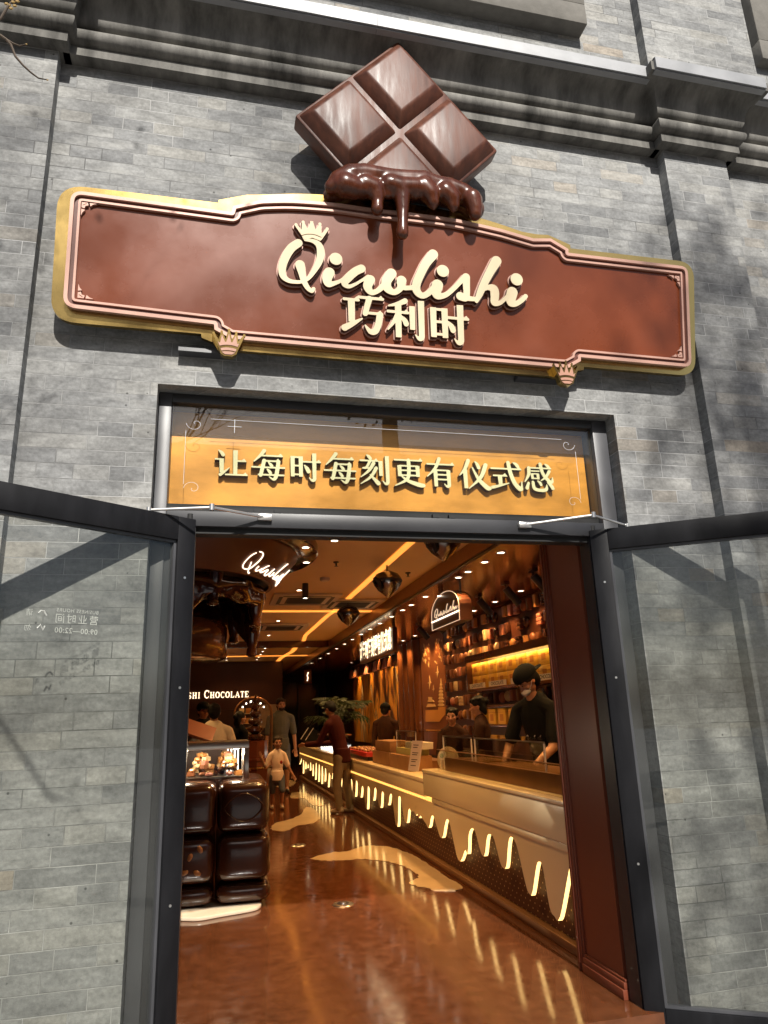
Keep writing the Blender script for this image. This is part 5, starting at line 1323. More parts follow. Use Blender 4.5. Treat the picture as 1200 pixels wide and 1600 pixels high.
disc(fc + fu_ * .05 + fv_ * .03, .042, .001, .02).build("disc", M_CARD, fn, bevel=.003)
disc(fc + fu_ * .05 + fv_ * .03, .022, .021, .028).build("hub", mat("pale_green", (.42, .50, .36), .4), fn)
for du in (-.06, .06):
    q = fc - fv_ * .12 + fu_ * du; m = MB(); m.tube([(q.x, q.y, .833), (q.x, q.y, .93)], .010, 8); m.build("foot", M_CARD, fn)
# cartons, cards, trays
def carton(x, y, z, sx_, sy_, sz_, label, mt=M_KRAFT, name="carton", cat="carton", group="brown cartons stacked on the counter"):
    t = thing(name, label, cat, (x, y, z), group=group)
    m = MB(); m.box(x - sx_ / 2, x + sx_ / 2, y - sy_ / 2, y + sy_ / 2, z, z + sz_); m.build("body", mt, t, bevel=.003)
    m = MB(); m.box(x - sx_ / 2 - .002, x + sx_ / 2 + .002, y - sy_ / 2 - .002, y + sy_ / 2 + .002, z + sz_ + .001, z + sz_ + .012); m.build("lid", mt, t, bevel=.002)
    return t
carton(2.27, 9.55, .746, .26, .95, .145, "far bottom brown carton in the stack on the counter")
carton(2.27, 8.55, .746, .26, .95, .145, "near bottom brown carton behind the slanted price card")
carton(2.29, 9.50, .904, .26, .85, .12, "upper brown carton stacked on the far one")
carton(2.30, 8.55, .904, .20, .75, .055, "flat pale green carton on the near brown carton", mat("pale_lime_carton", (.45, .40, .14), .6))
carton(2.33, 8.35, .972, .18, .55, .06, "small white box on top of the carton stack", M_CARD, "white_box", "box", None)
pc = thing("price_card", "slanted pinkish price card leaning against the brown cartons", "price card", (2.12, 8.0, .746))
ca, cb_ = atX(642, 1203, 2.07), atX(660, 1166, 2.16)
KP = Plane(atX(645, 1203, 2.09), Vector((0.25, -0.97, 0)), Vector((0.15, 0.30, 1.0)))
KP.v = (KP.v - KP.u * KP.v.dot(KP.u)).normalized(); KP.n = KP.u.cross(KP.v)
m = MB(); m.prism([(-.10, -.01), (.12, -.01), (.12, .30), (-.10, .30)], KP, -.006, 0); m.build("card", M_PAPER, pc)
for k_, (w_, zz_) in enumerate(((.07, .25), (.06, .225), (.08, .17), (.07, .15), (.08, .10), (.06, .08), (.07, .04))):
    m = MB(); m.prism([(-.06, zz_), (-.06 + w_ * 1.6, zz_), (-.06 + w_ * 1.6, zz_ + .009), (-.06, zz_ + .009)], KP, .0005, .0015); m.build("print_line", M_PRINT, pc)
rt_ = thing("red_tray", "long red tray of wrapped sweets on the counter behind the man in maroon", "tray", (2.25, 11.2, .746))
m = MB(); m.box(2.10, 2.50, 10.3, 12.0, .80, .86); m.build("tray", M_REDT, rt_, bevel=.005)
m = MB(); m.box(2.15, 2.45, 10.4, 11.9, .746, .799); m.build("stand", M_DARKM, rt_)
for k_ in range(40):
    c = (2.16 + .07 * (k_ % 5), 10.4 + (k_ // 5) * .2, .875); m = MB(); m.ball(c, (.025, .03, .02), 8, 5); m.build("sweet", CH_COL[(3, 2, 4, 0)[k_ % 4]], rt_, smooth=60)
gc = thing("cake_case", "small lit glass cake case on the far counter before the plant", "display case", (2.25, 14.4, .746))
m = MB(); m.box(2.10, 2.5, 13.6, 15.1, .75, 1.02); m.build("glass", M_CGLASS, gc)
m = MB(); m.box(2.14, 2.46, 13.7, 15.0, .752, .80); m.build("tray", M_COLDL, gc)  # the tray surface itself glows to light the case, no lamp inside
m = MB(); m.box(2.09, 2.51, 13.59, 15.11, 1.021, 1.04); m.build("lid", M_FASC, gc)
for i, (x, y, lb) in enumerate(((2.2, 16.6, "nearer black tilted menu stand on the far counter"), (2.2, 17.5, "farther black tilted menu stand on the far counter"))):
    t = thing("menu_stand", lb, "menu stand", (x, y, .746), group="tilted menu stands on the far counter")
    Mt = Matrix.Translation((x, y, .95)) @ Matrix.Rotation(R(-25), 4, 'X') @ Matrix.Rotation(R(35), 4, 'Y')
    m = MB(); m.box(-.10, .10, -.01, .01, -.17, .17, Mt); m.build("board", M_SLATE, t)
    m = MB(); m.tube([Mt @ Vector((-.10, -.015, -.17)), Mt @ Vector((-.10, -.015, .17))], .008, 6); m.build("edge", M_CARD, t)
# big green plant
pt = thing("potted_plant", "tall leafy pot plant behind the far counter", "plant", (2.72, 16.8, 0))
m = MB(); m.lathe([(.0001, 0), (.22, 0), (.28, .5), (.26, .52), (.0001, .5)], (2.72, 16.8, 0), 20); m.build("pot", M_POT, pt, smooth=40)
rnd = random.Random(9); st = MB(); lf = MB()
for k_ in range(16):
    a = rnd.uniform(0, 6.28); l = rnd.uniform(.45, .95); base = Vector((2.72, 16.8, .5)); h = rnd.uniform(.8, 1.35)
    tip = base + Vector((math.cos(a) * l * .8, math.sin(a) * l * .8, h)); mid = base + Vector((math.cos(a) * l * .3, math.sin(a) * l * .3, h * .9))
    ln = smooth_line([tuple(base), tuple(mid), tuple(tip)], 8); st.tube(ln, .008, 5)
    for i in range(5, len(ln)):
        p = Vector(ln[i]); t_ = (p - Vector(ln[i - 1])).normalized()
        for s in (1, -1):
            side = t_.cross(Vector((0, 0, 1))).normalized() * s; d = (side + t_ * .6 + Vector((0, 0, rnd.uniform(-.7, .1)))).normalized(); ll = rnd.uniform(.16, .28); w_ = d.orthogonal().normalized() * ll * .14
            q = p + d * ll * .5 + Vector((0, 0, -.01)); lf.add([p, q + w_, p + d * ll + Vector((0, 0, -.05)), q - w_], [(0, 1, 2, 3)])
st.build("stem", M_LEAF, pt); lf.build("foliage", M_LEAF, pt)

# ------------------------------------------------------------------ right wall: murals, pilasters, chocolate display, shelf
WP = Plane((XW - 0.02, 0, 0), (0, -1, 0), (0, 0, 1))
wpx = lambda x, y: WP.px(x, y)
pil = None
for i, y in enumerate((12.62, 12.98, 13.34, 13.70)):
    m = MB(); m.lathe([(0.12, 0), (.12, 2.65)], (XW - .01, y, 0), 20); o = m.build("half_column", M_SOFF, smooth=60)
    tag(o, ["first", "second", "third", "fourth"][i] + " dark half column from the pagoda mural towards the back", "column", "dark half columns between the murals")
# mural with pagoda, swallows and willow
mu = thing("pagoda_mural", "brown wall panel painted with a pagoda, swallows and willow twigs", "mural", (XW - .02, 11.75, 1.7))
m = MB(); m.box(XW - .03, XW - .001, 11.08, 12.44, 0.7, 2.65); m.build("panel", mat("mural_brown", (.22, .07, .022), .45), mu)
MP = Plane((XW - .032, 0, 0), (0, -1, 0), (0, 0, 1))
cq = lambda x, y: MP.px(640 + x / 8.571, 990 + y / 8.571)
M_MURG = mat("mural_gold", (.72, .48, .22), .5); M_MURO = mat("mural_orange", (.62, .28, .06), .5)
def shape(pts, nm, mt, par, d=0.004): m = MB(); m.prism([cq(*p) for p in pts], MP, 0.0, d); return m.build(nm, mt, par)
def ellip(cx, cy, rx, ry, n=10): return [(cx + rx * math.cos(2 * math.pi * k / n), cy + ry * math.sin(2 * math.pi * k / n)) for k in range(n)]
for k_, (w_, y) in enumerate(((18, 690), (24, 735), (30, 780), (34, 825), (38, 870), (42, 915), (46, 960))):
    shape([(422 - w_, y), (422 - w_ * .55, y - 26), (422 + w_ * .55, y - 26), (422 + w_, y), (422 + w_ * .7, y + 6), (422 - w_ * .7, y + 6)], "pagoda_roof", M_MURG, mu)
    shape([(422 - w_ * .5, y + 7), (422 + w_ * .5, y + 7), (422 + w_ * .5, y + 18), (422 - w_ * .5, y + 18)], "pagoda_storey", M_MURO, mu)
shape([(417, 660), (418, 600), (424, 600), (430, 660)], "pagoda_spire", M_MURG, mu)
shape([(240, 915), (255, 880), (248, 850), (310, 850), (305, 880), (335, 915)], "temple_roof", M_MURG, mu)
shape([(225, 985), (245, 940), (335, 940), (350, 975)], "temple_roof", M_MURG, mu)
shape([(215, 1180), (215, 1025), (385, 1020), (385, 985), (485, 980), (480, 1080), (400, 1180)], "terrace", M_MURO, mu)
for bx, by, s in ((268, 660, 1.0), (372, 520, .9), (320, 745, .6)):
    shape([(bx - 30 * s, by), (bx - 4 * s, by - 8 * s), (bx, by - 100 * s), (bx + 14 * s, by - 15 * s), (bx + 26 * s, by - 6 * s), (bx + 12 * s, by + 14 * s), (bx - 2 * s, by + 90 * s), (bx - 4 * s, by + 10 * s)], "swallow", M_MURG, mu)
rnd = random.Random(4)
for (x0_, x1_, y0_, y1_) in ((175, 265, 120, 520), (340, 430, 60, 470)):
    m = MB()
    for k_ in range(26):
        x = rnd.uniform(x0_, x1_); y = rnd.uniform(y0_, y0_ + (y1_ - y0_) * rnd.uniform(.3, 1)); l = rnd.uniform(30, 50)
        m.prism([cq(x, y), cq(x + 6, y + l * .5), cq(x + 8, y + l), cq(x - 2, y + l * .55)], MP, 0.0, .003 + k_ * .0001)
    m.build("willow", M_MURG, mu)
# painted chocolate-splash mural (a plain stand-in of streaks)
mm = bpy.data.materials.new("streaked_mural"); mm.use_nodes = True; N, L = nodes_of(mm); b = N["Principled BSDF"]; b.inputs["Roughness"].default_value = .4
geo = N.new("ShaderNodeNewGeometry"); mp = N.new("ShaderNodeMapping"); mp.inputs["Scale"].default_value = (1, 1.5, .55); L.new(geo.outputs["Position"], mp.inputs[0])
nz = N.new("ShaderNodeTexNoise"); nz.inputs["Scale"].default_value = 1.5; nz.inputs["Detail"].default_value = 7; nz.inputs["Distortion"].default_value = 1.2; L.new(mp.outputs[0], nz.inputs[0])
rp = N.new("ShaderNodeValToRGB"); e = rp.color_ramp.elements; e[0].position = .30; e[0].color = (.05, .015, .006, 1); e[1].position = .72; e[1].color = (.74, .58, .36, 1)
for p_, c_ in ((.40, (.10, .03, .01)), (.46, (.50, .17, .02)), (0.52, (.80, .34, .03)), (0.57, (.62, .30, .06)), (0.60, (.10, .03, .012)), (0.65, (.85, .66, .40))):
    q = e.new(p_); q.color = (*c_, 1)
L.new(nz.outputs[0], rp.inputs[0]); L.new(rp.outputs[0], b.inputs["Base Color"])
m = MB(); m.box(XW - .03, XW - .001, 14.1, 18.9, .75, 2.30); o = m.build("streaked_mural", mm); tag(o, "wall mural of orange, brown and cream streaks", "mural")
tb = thing("tassel_valance", "row of brown tassels above the streaked mural", "valance", (XW - .05, 16.5, 2.6))
m = MB(); m.box(XW - .08, XW - .031, 14.1, 18.9, 2.52, 2.60); m.build("rail", M_SOFF, tb)
for k_ in range(10):
    m = MB(); m.lathe([(.02, 2.52), (.05, 2.44), (.07, 2.36), (.085, 2.30), (.0001, 2.30)], (XW - .10, 14.4 + k_ * .48, 0), 10); m.build("tassel", CH_COL[4] if k_ % 2 else M_SOFF, tb, smooth=50)
# display of chocolates on the wall
wd_ = thing("chocolate_wall", "dark wall display of assorted giant chocolate pieces in rows", "wall display", (XW, 8.5, 1.7))
m = MB(); m.box(XW - .025, XW - .001, 4.2, 11.05, .85, 2.65); m.build("backing", mat("display_backing", (.07, .02, .009), .4), wd_)
rnd = random.Random(21)
SH_Y0, SH_Y1 = 5.6, 9.42
def piece_shapes():
    out = {}
    m = MB(); m.box(-.05, 0, -.055, .055, -.065, .065); out['square'] = m
    m = MB(); m.box(-.045, 0, -.06, .06, -.066, -.024); m.box(-.045, 0, -.06, .06, -.021, .021); m.box(-.045, 0, -.06, .06, .024, .066); out['stack'] = m
    m = MB(); m.ball((-.012, 0, 0), (.045, .055, .066), 16, 10); out['oval'] = m
    m = MB(); m.box(-.05, 0, -.035, .035, -.07, .07); out['bar'] = m
    return out
import itertools
shapes = piece_shapes(); meshes = {}
cnt_ = 0; stuffm = MB()
cand = []
for zi in range(9):
    z = 2.55 - zi * .205
    yy = 6.9 - (zi % 2) * .07
    while yy < 11.0:
        inshelf = SH_Y0 < yy < SH_Y1 + .06 and (1.66 < z < 2.06 or 1.20 < z < 1.44 or z < 1.2)
        if not inshelf and rnd.random() < .92: cand.append((yy, z))
        yy += rnd.uniform(.17, .215)
cand.sort()
NM = {'square': 'square_chocolate', 'stack': 'stacked_chocolate', 'oval': 'oval_chocolate', 'bar': 'bar_chocolate'}
for k_, (yy, z) in enumerate(cand):
    kd = rnd.choice(('square', 'square', 'oval', 'oval', 'stack', 'bar')); mt = rnd.choice((0, 0, 0, 1, 1, 3, 4, 2))
    off = Vector((XW - .026, yy, z + rnd.uniform(-.012, .012)))
    if k_ < 150:
        key = (kd, mt)
        if key not in meshes:
            mb = MB(); mb.V = list(shapes[kd].V); mb.Fc = list(shapes[kd].Fc)
            o = mb.build(NM[kd], CH_COL[mt], None, smooth=40, bevel=0 if kd == 'oval' else .008); o.parent = wd_; o.location = off - Vector((XW, 8.5, 1.7)); meshes[key] = o
        else:
            o = meshes[key].copy(); COL.objects.link(o); o.location = off - Vector((XW, 8.5, 1.7))
    else:
        s_ = shapes[kd]; stuffm.add([Vector(v) + off for v in s_.V], s_.Fc)
if stuffm.V:
    o = stuffm.build("chocolate_rows", CH_COL[0], wd_, smooth=40); o['kind'] = 'stuff'
shf = thing("wall_shelf", "brown lit wall shelf holding yellow gift boxes behind the capped man", "shelf", (XW - .1, 7.5, 1.65))
for z in (1.615, 2.05):
    m = MB(); m.box(XW - .24, XW - .026, SH_Y0, SH_Y1 + .06, z, z + .035); m.build("board", M_SOFF, shf, bevel=.003)
m = MB(); m.box(XW - .24, XW - .026, SH_Y1 + .025, SH_Y1 + .06, 1.651, 2.049); m.build("side", M_SOFF, shf)
m = MB(); m.box(XW - .252, XW - .241, SH_Y0, SH_Y1 + .06, 1.995, 2.085); m.build("lip", M_SOFF, shf)
m = MB(); m.box(XW - .2405, XW - .2375, SH_Y0, SH_Y1, 2.0, 2.048); m.build("shelf_light", glow("shelf_strip", (1.0, .60, .16), 18.0), shf)
for z in (1.43, 1.20):
    m = MB(); m.box(XW - .18, XW - .026, SH_Y0, SH_Y1 + .06, z - .03, z); m.build("board", M_SOFF, shf, bevel=.003)
bp0 = None; ordn = 0
for row in range(2):
    for k_ in range(12):
        y = SH_Y1 - .18 - k_ * .30; z = 1.651 + row * .165
        lb = ("upper" if row else "lower") + " row yellow gift box on the lit shelf"
        if bp0 is None:
            bp0 = thing("gift_box", lb, "gift box", (XW - .13, y, z), group="yellow gift boxes on the lit shelf", world=False)
            m = MB(); m.box(-.06, .06, -.135, .135, 0, .16); m.build("body", M_YBOX, bp0, bevel=.004)
            m = MB(); m.box(-.0625, -.0605, -.05, .05, .05, .12); m.build("print", M_OBOX, bp0)
            m = MB(); m.box(-.0615, .0615, -.1365, .1365, .1, .104); m.build("lid_seam", M_OBOX, bp0)
        else: dup(bp0, (XW - .13, y, z), label=lb)
bp1 = None
for k_ in range(9):
    y = SH_Y1 - .25 - k_ * .33; lb = "tall gold box on the lowest wall shelf"
    if bp1 is None:
        bp1 = thing("gift_box", lb, "gift box", (XW - .11, y, 1.201), group="tall gold boxes on the low shelf", world=False)
        m = MB(); m.box(-.05, .05, -.12, .12, 0, .19); m.build("body", M_YBOX, bp1, bevel=.004)
        m = MB(); m.box(-.0525, -.0505, -.05, .05, .04, .12); m.build("print", M_OBOX, bp1)
        m = MB(); m.box(-.053, .053, -.123, .123, .14, .145); m.build("lid_seam", M_OBOX, bp1)
    else: dup(bp1, (XW - .11, y, 1.201), label=lb)
for k_, y in enumerate((9.05, 8.35, 7.65, 6.95)):
    t = thing("price_strip", ["white price strip at the far end of the lit shelf", "second white price strip from the far end of the lit shelf", "white price strip on the lit shelf behind the black cap", "white price strip on the lit shelf right of the black cap"][k_], "price strip", (XW - .25, y, 1.65), group="white price strips on the shelf edge")
    m = MB(); m.box(XW - .252, XW - .246, y - .28, y + .28, 1.651, 1.715); m.build("card", M_CARD, t)
    PSP = Plane((XW - .2525, 0, 0), (0, -1, 0), (0, 0, 1)); v, f = text_shape("CHOCOLATE", .055, 0.001); m = MB(); m.add([PSP.p(-y + q[0] * 1.2, 1.683 + q[1], .0006) for q in v], f); m.build("lettering", M_PRINT, t)

# ================================================================== PEOPLE
M_SKIN = mat("skin", (0.40, 0.19, 0.11), 0.5, var=0.06, vscale=6)
M_HAIR = mat("black_hair", (0.005, 0.004, 0.0035), 0.6, spec=0.2, bump=0.4, bscale=40)
M_HAIRB = mat("brown_hair", (0.022, 0.011, 0.006), 0.6, spec=0.2, bump=0.4, bscale=40)
M_EYE = mat("eye_dark", (0.012, 0.008, 0.006), 0.2)
M_LIP = mat("lip", (0.30, 0.09, 0.07), 0.5)
M_SHOE = mat("pale_shoe", (0.45, 0.36, 0.27), 0.5)
M_SHOED = mat("dark_shoe", (0.03, 0.022, 0.018), 0.4)
def cloth(name, col): return mat(name, col, 0.85, spec=0.15, var=0.12, vscale=9, bump=0.35, bscale=14)
C_GREY = cloth("grey_green_cotton", (0.10, 0.092, 0.075)); C_PINK = cloth("pale_pink_cotton", (0.92, 0.74, 0.64)); C_MAROON = cloth("maroon_sweater", (0.055, 0.009, 0.006))
C_WHITE = cloth("white_cotton", (0.72, 0.62, 0.50)); C_BLACK = cloth("black_cotton", (0.0045, 0.004, 0.004)); C_TAN = cloth("tan_trousers", (0.26, 0.19, 0.12)); C_DENIM = cloth("denim", (0.10, 0.11, 0.14))
C_BROWN = cloth("brown_uniform", (0.040, 0.016, 0.009)); C_CAP = cloth("black_cap_cloth", (0.0035, 0.0035, 0.0035))
M_MASK = mat("clear_mask", (0.75, 0.68, 0.62), 0.3)

def person(label, loc, h, face, shirt, pants, hair=M_HAIR, arms=None, legs=None, lean=(0, 0), head=(0, 0), sleeve=0.5, shorts=False, shoes=M_SHOE, child=False, female=False, hairlong=False, cap=False, mask=False, vox=0.0085, legs_on=True, smile=False):
    """face = direction faced (radians, 0 = towards -Y). Local: x to the person's left is +x seen from behind, faces -Y."""
    t = thing("person", label, "person", loc, face, world=False)
    k = h / 1.75
    hd = 0.118 * k if not child else 0.150 * k          # head half-height
    if child: k = h / 1.75
    hip_z = 0.50 * h if not child else 0.44 * h
    sh_z = 0.815 * h if not child else 0.745 * h
    lx, ly = lean                                        # forward (toward -Y is negative ly)
    hipc = Vector((0, 0, hip_z)); chest = Vector((lx * .6, ly * .6, sh_z - 0.10 * h)); neck = Vector((lx, ly, sh_z + 0.012 * h))
    swd = (0.205 if not female else 0.175) * k * (0.92 if child else 1)
    hwd = 0.095 * k
    hc = neck + Vector((head[0] * .35, -0.012 * k + head[1] * .5, 0.075 * k + hd * .78))
    yaw_h, pitch_h = (head[2] if len(head) > 2 else 0), (head[3] if len(head) > 3 else 0)
    HM = Matrix.Translation(hc) @ Matrix.Rotation(yaw_h, 4, 'Z') @ Matrix.Rotation(pitch_h, 4, 'X')
    b = MB()
    cap_ = lambda a, c, ra, rb: capsule(b, a, c, ra, rb, 12)
    # torso
    def torso(mb, g):
        key = ((hip_z - .02 * h, .155, .115), (hip_z + .06 * h, .145, .105), (hip_z + .13 * h, .138, .10), (sh_z - .16 * h, .155, .112), (sh_z - .08 * h, .168, .115), (sh_z - .035 * h, .15, .095))
        for z, wx, wy in smooth_line(key, 4):
            f = (z - hip_z) / (sh_z - hip_z); f = max(0, f)
            fem = 0.88 if female else 1.0
            mb.ball((lx * f, ly * f, z), ((wx * k * fem + g), wy * k * fem + g, .085 * h + g), 16, 10)
        for s in (1, -1): capsule(mb, (lx + s * .05 * k, ly, sh_z - .005 * h), (lx + s * swd * .92, ly, sh_z - .035 * h), .062 * k + g, .058 * k + g, 10)
    torso(b, 0)
    cap_(neck - Vector((0, 0, .05 * k)), hc - Vector((0, -.012 * k, hd * .55)), .058 * k, .052 * k)
    # head: skull, jaw, nose, ears, brow, lips
    def hb(c, r, M=None): b.ball(HM @ Vector(c), r, 16, 12, HM.to_3x3().to_4x4() if M is None else M)
    s_ = hd
    hb((0, .10 * s_, .18 * s_), (.70 * s_, .86 * s_, .80 * s_)); hb((0, -.18 * s_, -.30 * s_), (.56 * s_, .58 * s_, .62 * s_)); hb((0, -.36 * s_, -.72 * s_), (.30 * s_, .28 * s_, .20 * s_))
    for q0, q1, r0, r1 in (((0, -.74 * s_, .06 * s_), (0, -.93 * s_, -.24 * s_), .075 * s_, .115 * s_), ((-.10 * s_, -.80 * s_, -.27 * s_), (.10 * s_, -.80 * s_, -.27 * s_), .075 * s_, .075 * s_), ((-.36 * s_, -.64 * s_, .20 * s_), (.36 * s_, -.64 * s_, .20 * s_), .11 * s_, .11 * s_)):
        capsule(b, HM @ Vector(q0), HM @ Vector(q1), r0, r1, 8)
    for s in (1, -1):
        hb((s * .70 * s_, .06 * s_, -.06 * s_), (.09 * s_, .17 * s_, .24 * s_)); hb((s * .40 * s_, -.52 * s_, -.20 * s_), (.20 * s_, .20 * s_, .18 * s_))
    # arms and hands
    J = {}
    for s, nm in ((1, 'l'), (-1, 'r')):
        S = Vector((lx + s * swd, ly, sh_z - .04 * h)); a = (arms or {}).get(nm, [(s * .12, .02, -1), (s * .05, -.12, -1)])
        E = S + Vector(a[0]).normalized() * .185 * h * (0.9 if child else 1); W = E + Vector(a[1]).normalized() * .150 * h * (0.9 if child else 1)
        J[nm] = (S, E, W)
        cap_(S, E, .050 * k, .040 * k); cap_(E, W, .041 * k, .028 * k)
        fd = (W - E).normalized(); 
        if len(a) > 2: fd = Vector(a[2]).normalized()
        sd = fd.cross(Vector((0, 1, 0.2))).normalized(); pd = sd.cross(fd).normalized()
        P0 = W + fd * .012 * k; P1 = W + fd * .085 * k
        for o_ in (-.026, -.009, .009, .026): cap_(P0 + sd * o_ * .7 * k, P1 + sd * o_ * k, .014 * k, .0125 * k)
        for o_, L_ in ((-.028, .060), (-.010, .074), (.010, .070), (.027, .055)):
            f0 = P1 + sd * o_ * k; f1 = f0 + (fd + pd * -.25).normalized() * L_ * .55 * k; f2 = f1 + (fd * .7 + pd * -.7).normalized() * L_ * .5 * k
            cap_(f0, f1, .0105 * k, .0095 * k); cap_(f1, f2, .0095 * k, .008 * k)
        th = P0 + sd * -.028 * k; t1_ = th + (fd * .6 - sd * .8 - pd * .2).normalized() * .042 * k; cap_(th, t1_, .014 * k, .012 * k); cap_(t1_, t1_ + (fd - pd * .3).normalized() * .03 * k, .011 * k, .009 * k)
    # legs
    G = {}
    for s, nm in ((1, 'l'), (-1, 'r')):
        Hp = Vector((s * hwd, 0, hip_z - .02 * h)); a = (legs or {}).get(nm, [(s * .02, 0, -1), (0, .03, -1)])
        tot = hip_z - .02 * h - .045 * h
        K = Hp + Vector(a[0]).normalized() * tot * .50; A_ = K + Vector(a[1]).normalized() * tot * .50
        G[nm] = (Hp, K, A_)
        if legs_on:
            cap_(Hp, K, .080 * k, .055 * k); cap_(K, A_, .056 * k, .036 * k); cap_(K.lerp(A_, .3) + Vector((0, .012 * k, 0)), K.lerp(A_, .55), .050 * k, .036 * k)
            cap_(A_, A_ + Vector((0, -.10 * k, -.022 * h)), .036 * k, .03 * k)
    body = remeshed(b, "body", M_SKIN, t, vox * max(.8, k), 2)
    # face details
    for s in (1, -1):
        m = MB(); m.ball(HM @ Vector((s * .28 * s_, -.735 * s_, .02 * s_)), (.095 * s_, .05 * s_, .055 * s_), 10, 6, HM.to_3x3().to_4x4()); m.build("eye", M_EYE, body)
        m = MB(); m.tube([HM @ Vector((s * .15 * s_, -.765 * s_, .20 * s_)), HM @ Vector((s * .30 * s_, -.75 * s_, .235 * s_)), HM @ Vector((s * .44 * s_, -.66 * s_, .19 * s_))], [.03 * s_, .035 * s_, .02 * s_], 6); m.build("eyebrow", hair, body)
    m = MB(); up_ = .05 * s_ if smile else 0.0
    m.tube([HM @ Vector((-.20 * s_, -.70 * s_, -.50 * s_ + up_)), HM @ Vector((0, -.765 * s_, -.52 * s_ - up_ * .6)), HM @ Vector((.20 * s_, -.70 * s_, -.50 * s_ + up_))], [.02 * s_, .045 * s_, .02 * s_], 8); m.build("lips", M_LIP, body)
    # hair
    m = MB()
    R3 = HM.to_3x3().to_4x4()
    m.ball(HM @ Vector((0, .16 * s_, .30 * s_)), (.78 * s_, .86 * s_, .80 * s_), 18, 12, R3)
    m.ball(HM @ Vector((0, .42 * s_, -.05 * s_)), (.70 * s_, .60 * s_, .78 * s_), 16, 10, R3)
    for q in range(14):
        a = q * 2.399; rr = .35 + .3 * (q % 3) / 2
        m.ball(HM @ Vector((math.cos(a) * rr * s_, (.12 + math.sin(a) * rr) * s_, (.86 - .35 * rr) * s_)), (.24 * s_, .24 * s_, .22 * s_), 8, 6, R3)
    for s in (1, -1): m.ball(HM @ Vector((s * .66 * s_, .10 * s_, .18 * s_)), (.14 * s_, .30 * s_, .34 * s_), 8, 6, R3)
    if hairlong:
        for q in range(5): m.ball(HM @ Vector(((q - 2) * .25 * s_, .62 * s_, -.55 * s_)), (.26 * s_, .28 * s_, .62 * s_), 8, 6, R3)
        m.ball(HM @ Vector((0, .95 * s_, .25 * s_)), (.42 * s_, .40 * s_, .42 * s_), 10, 7, R3)
    remeshed(m, "hair", hair, body, .0075 * max(.8, k), 2)
    if cap:
        m = MB(); m.ball(HM @ Vector((0, .10 * s_, .42 * s_)), (.90 * s_, 1.04 * s_, .84 * s_), 22, 14, R3)
        kk = []
        for i, v in enumerate(m.V):
            w_ = HM.inverted() @ Vector(v)
            if w_.z < .28 * s_: w_.z = .28 * s_
            kk.append(HM @ w_)
        m.V = kk
        cp_ = m.build("cap", C_CAP, body, smooth=60)
        m = MB(); sg_ = 14; dirn = cap
        a = [HM @ Vector((.74 * s_ * math.cos(math.pi * i / sg_), dirn * (.62 + 1.05 * math.sin(math.pi * i / sg_)) * s_, (.34 - .14 * math.sin(math.pi * i / sg_)) * s_)) for i in range(sg_ + 1)]
        c_ = [q + (HM.to_3x3() @ Vector((0, 0, .05 * s_))) for q in a]; n_ = len(a)
        m.add(a + c_, [tuple(range(n_)), tuple(range(2 * n_ - 1, n_ - 1, -1))] + [(i, i + 1, n_ + i + 1, n_ + i) for i in range(n_ - 1)] + [(n_ - 1, 0, n_, 2 * n_ - 1)]); m.build("cap_peak", C_CAP, cp_)
    if mask:
        m = MB(); m.ball(HM @ Vector((0, -.62 * s_, -.52 * s_)), (.46 * s_, .42 * s_, .30 * s_), 14, 9, R3); mk = m.build("face_shield", M_MASK, body, smooth=60)
        m = MB()
        for s in (1, -1): m.tube([HM @ Vector((s * .74 * s_, .0, .05 * s_)), HM @ Vector((s * .66 * s_, -.30 * s_, -.25 * s_)), HM @ Vector((s * .45 * s_, -.62 * s_, -.50 * s_))], .022 * s_, 6)
        m.build("ear_loop", M_MASK, mk)
    # clothes
    m = MB(); g_ = .011 * k; torso(m, g_)
    fw_ = .94 if female else 1.0
    hem = MB(); hem.lathe([(.0001, hip_z - .062 * h), (.985, hip_z - .062 * h), (1.0, hip_z - .05 * h), (1.0, hip_z), (.95, hip_z + .06 * h), (.0001, hip_z + .07 * h)], (0, 0, 0), 28)
    m.add([(v[0] * .172 * k * fw_, v[1] * .138 * k, v[2]) for v in hem.V], hem.Fc)
    for nm in ('l', 'r'):
        S, E, W = J[nm]
        if sleeve <= .6: capsule(m, S, S.lerp(E, sleeve / .5 * .75), .066 * k, .064 * k, 12)
        else: capsule(m, S, E, .064 * k, .055 * k, 12); capsule(m, E, E.lerp(W, .93), .054 * k, .042 * k, 12)
    remeshed(m, "shirt" if sleeve <= .6 else "sweater", shirt, t, .009 * max(.8, k), 3)
    if legs_on:
        m = MB(); m.ball((0, 0, hip_z - .05 * h), (.158 * k, .125 * k, .085 * h), 16, 9)
        for nm in ('l', 'r'):
            Hp, K, A_ = G[nm]; capsule(m, Hp, K, .095 * k, .072 * k, 12)
            if not shorts: capsule(m, K, A_, .072 * k, .058 * k, 12)
        remeshed(m, "shorts" if shorts else "trousers", pants, t, .010 * max(.8, k), 3)
        for nm in ('l', 'r'):
            A_ = G[nm][2]; m = MB()
            capsule(m, A_ + Vector((0, .03 * k, -.02 * h)), A_ + Vector((0, -.13 * k, -.028 * h)), .044 * k, .036 * k, 12); capsule(m, A_ + Vector((0, .02 * k, .005 * h)), A_ + Vector((0, -.02 * k, -.015 * h)), .044 * k, .044 * k, 12)
            q = min(v[2] for v in m.V) if m.V else 0
            remeshed(m, "shoe", shoes, t, .008, 2)
    return t, HM, s_

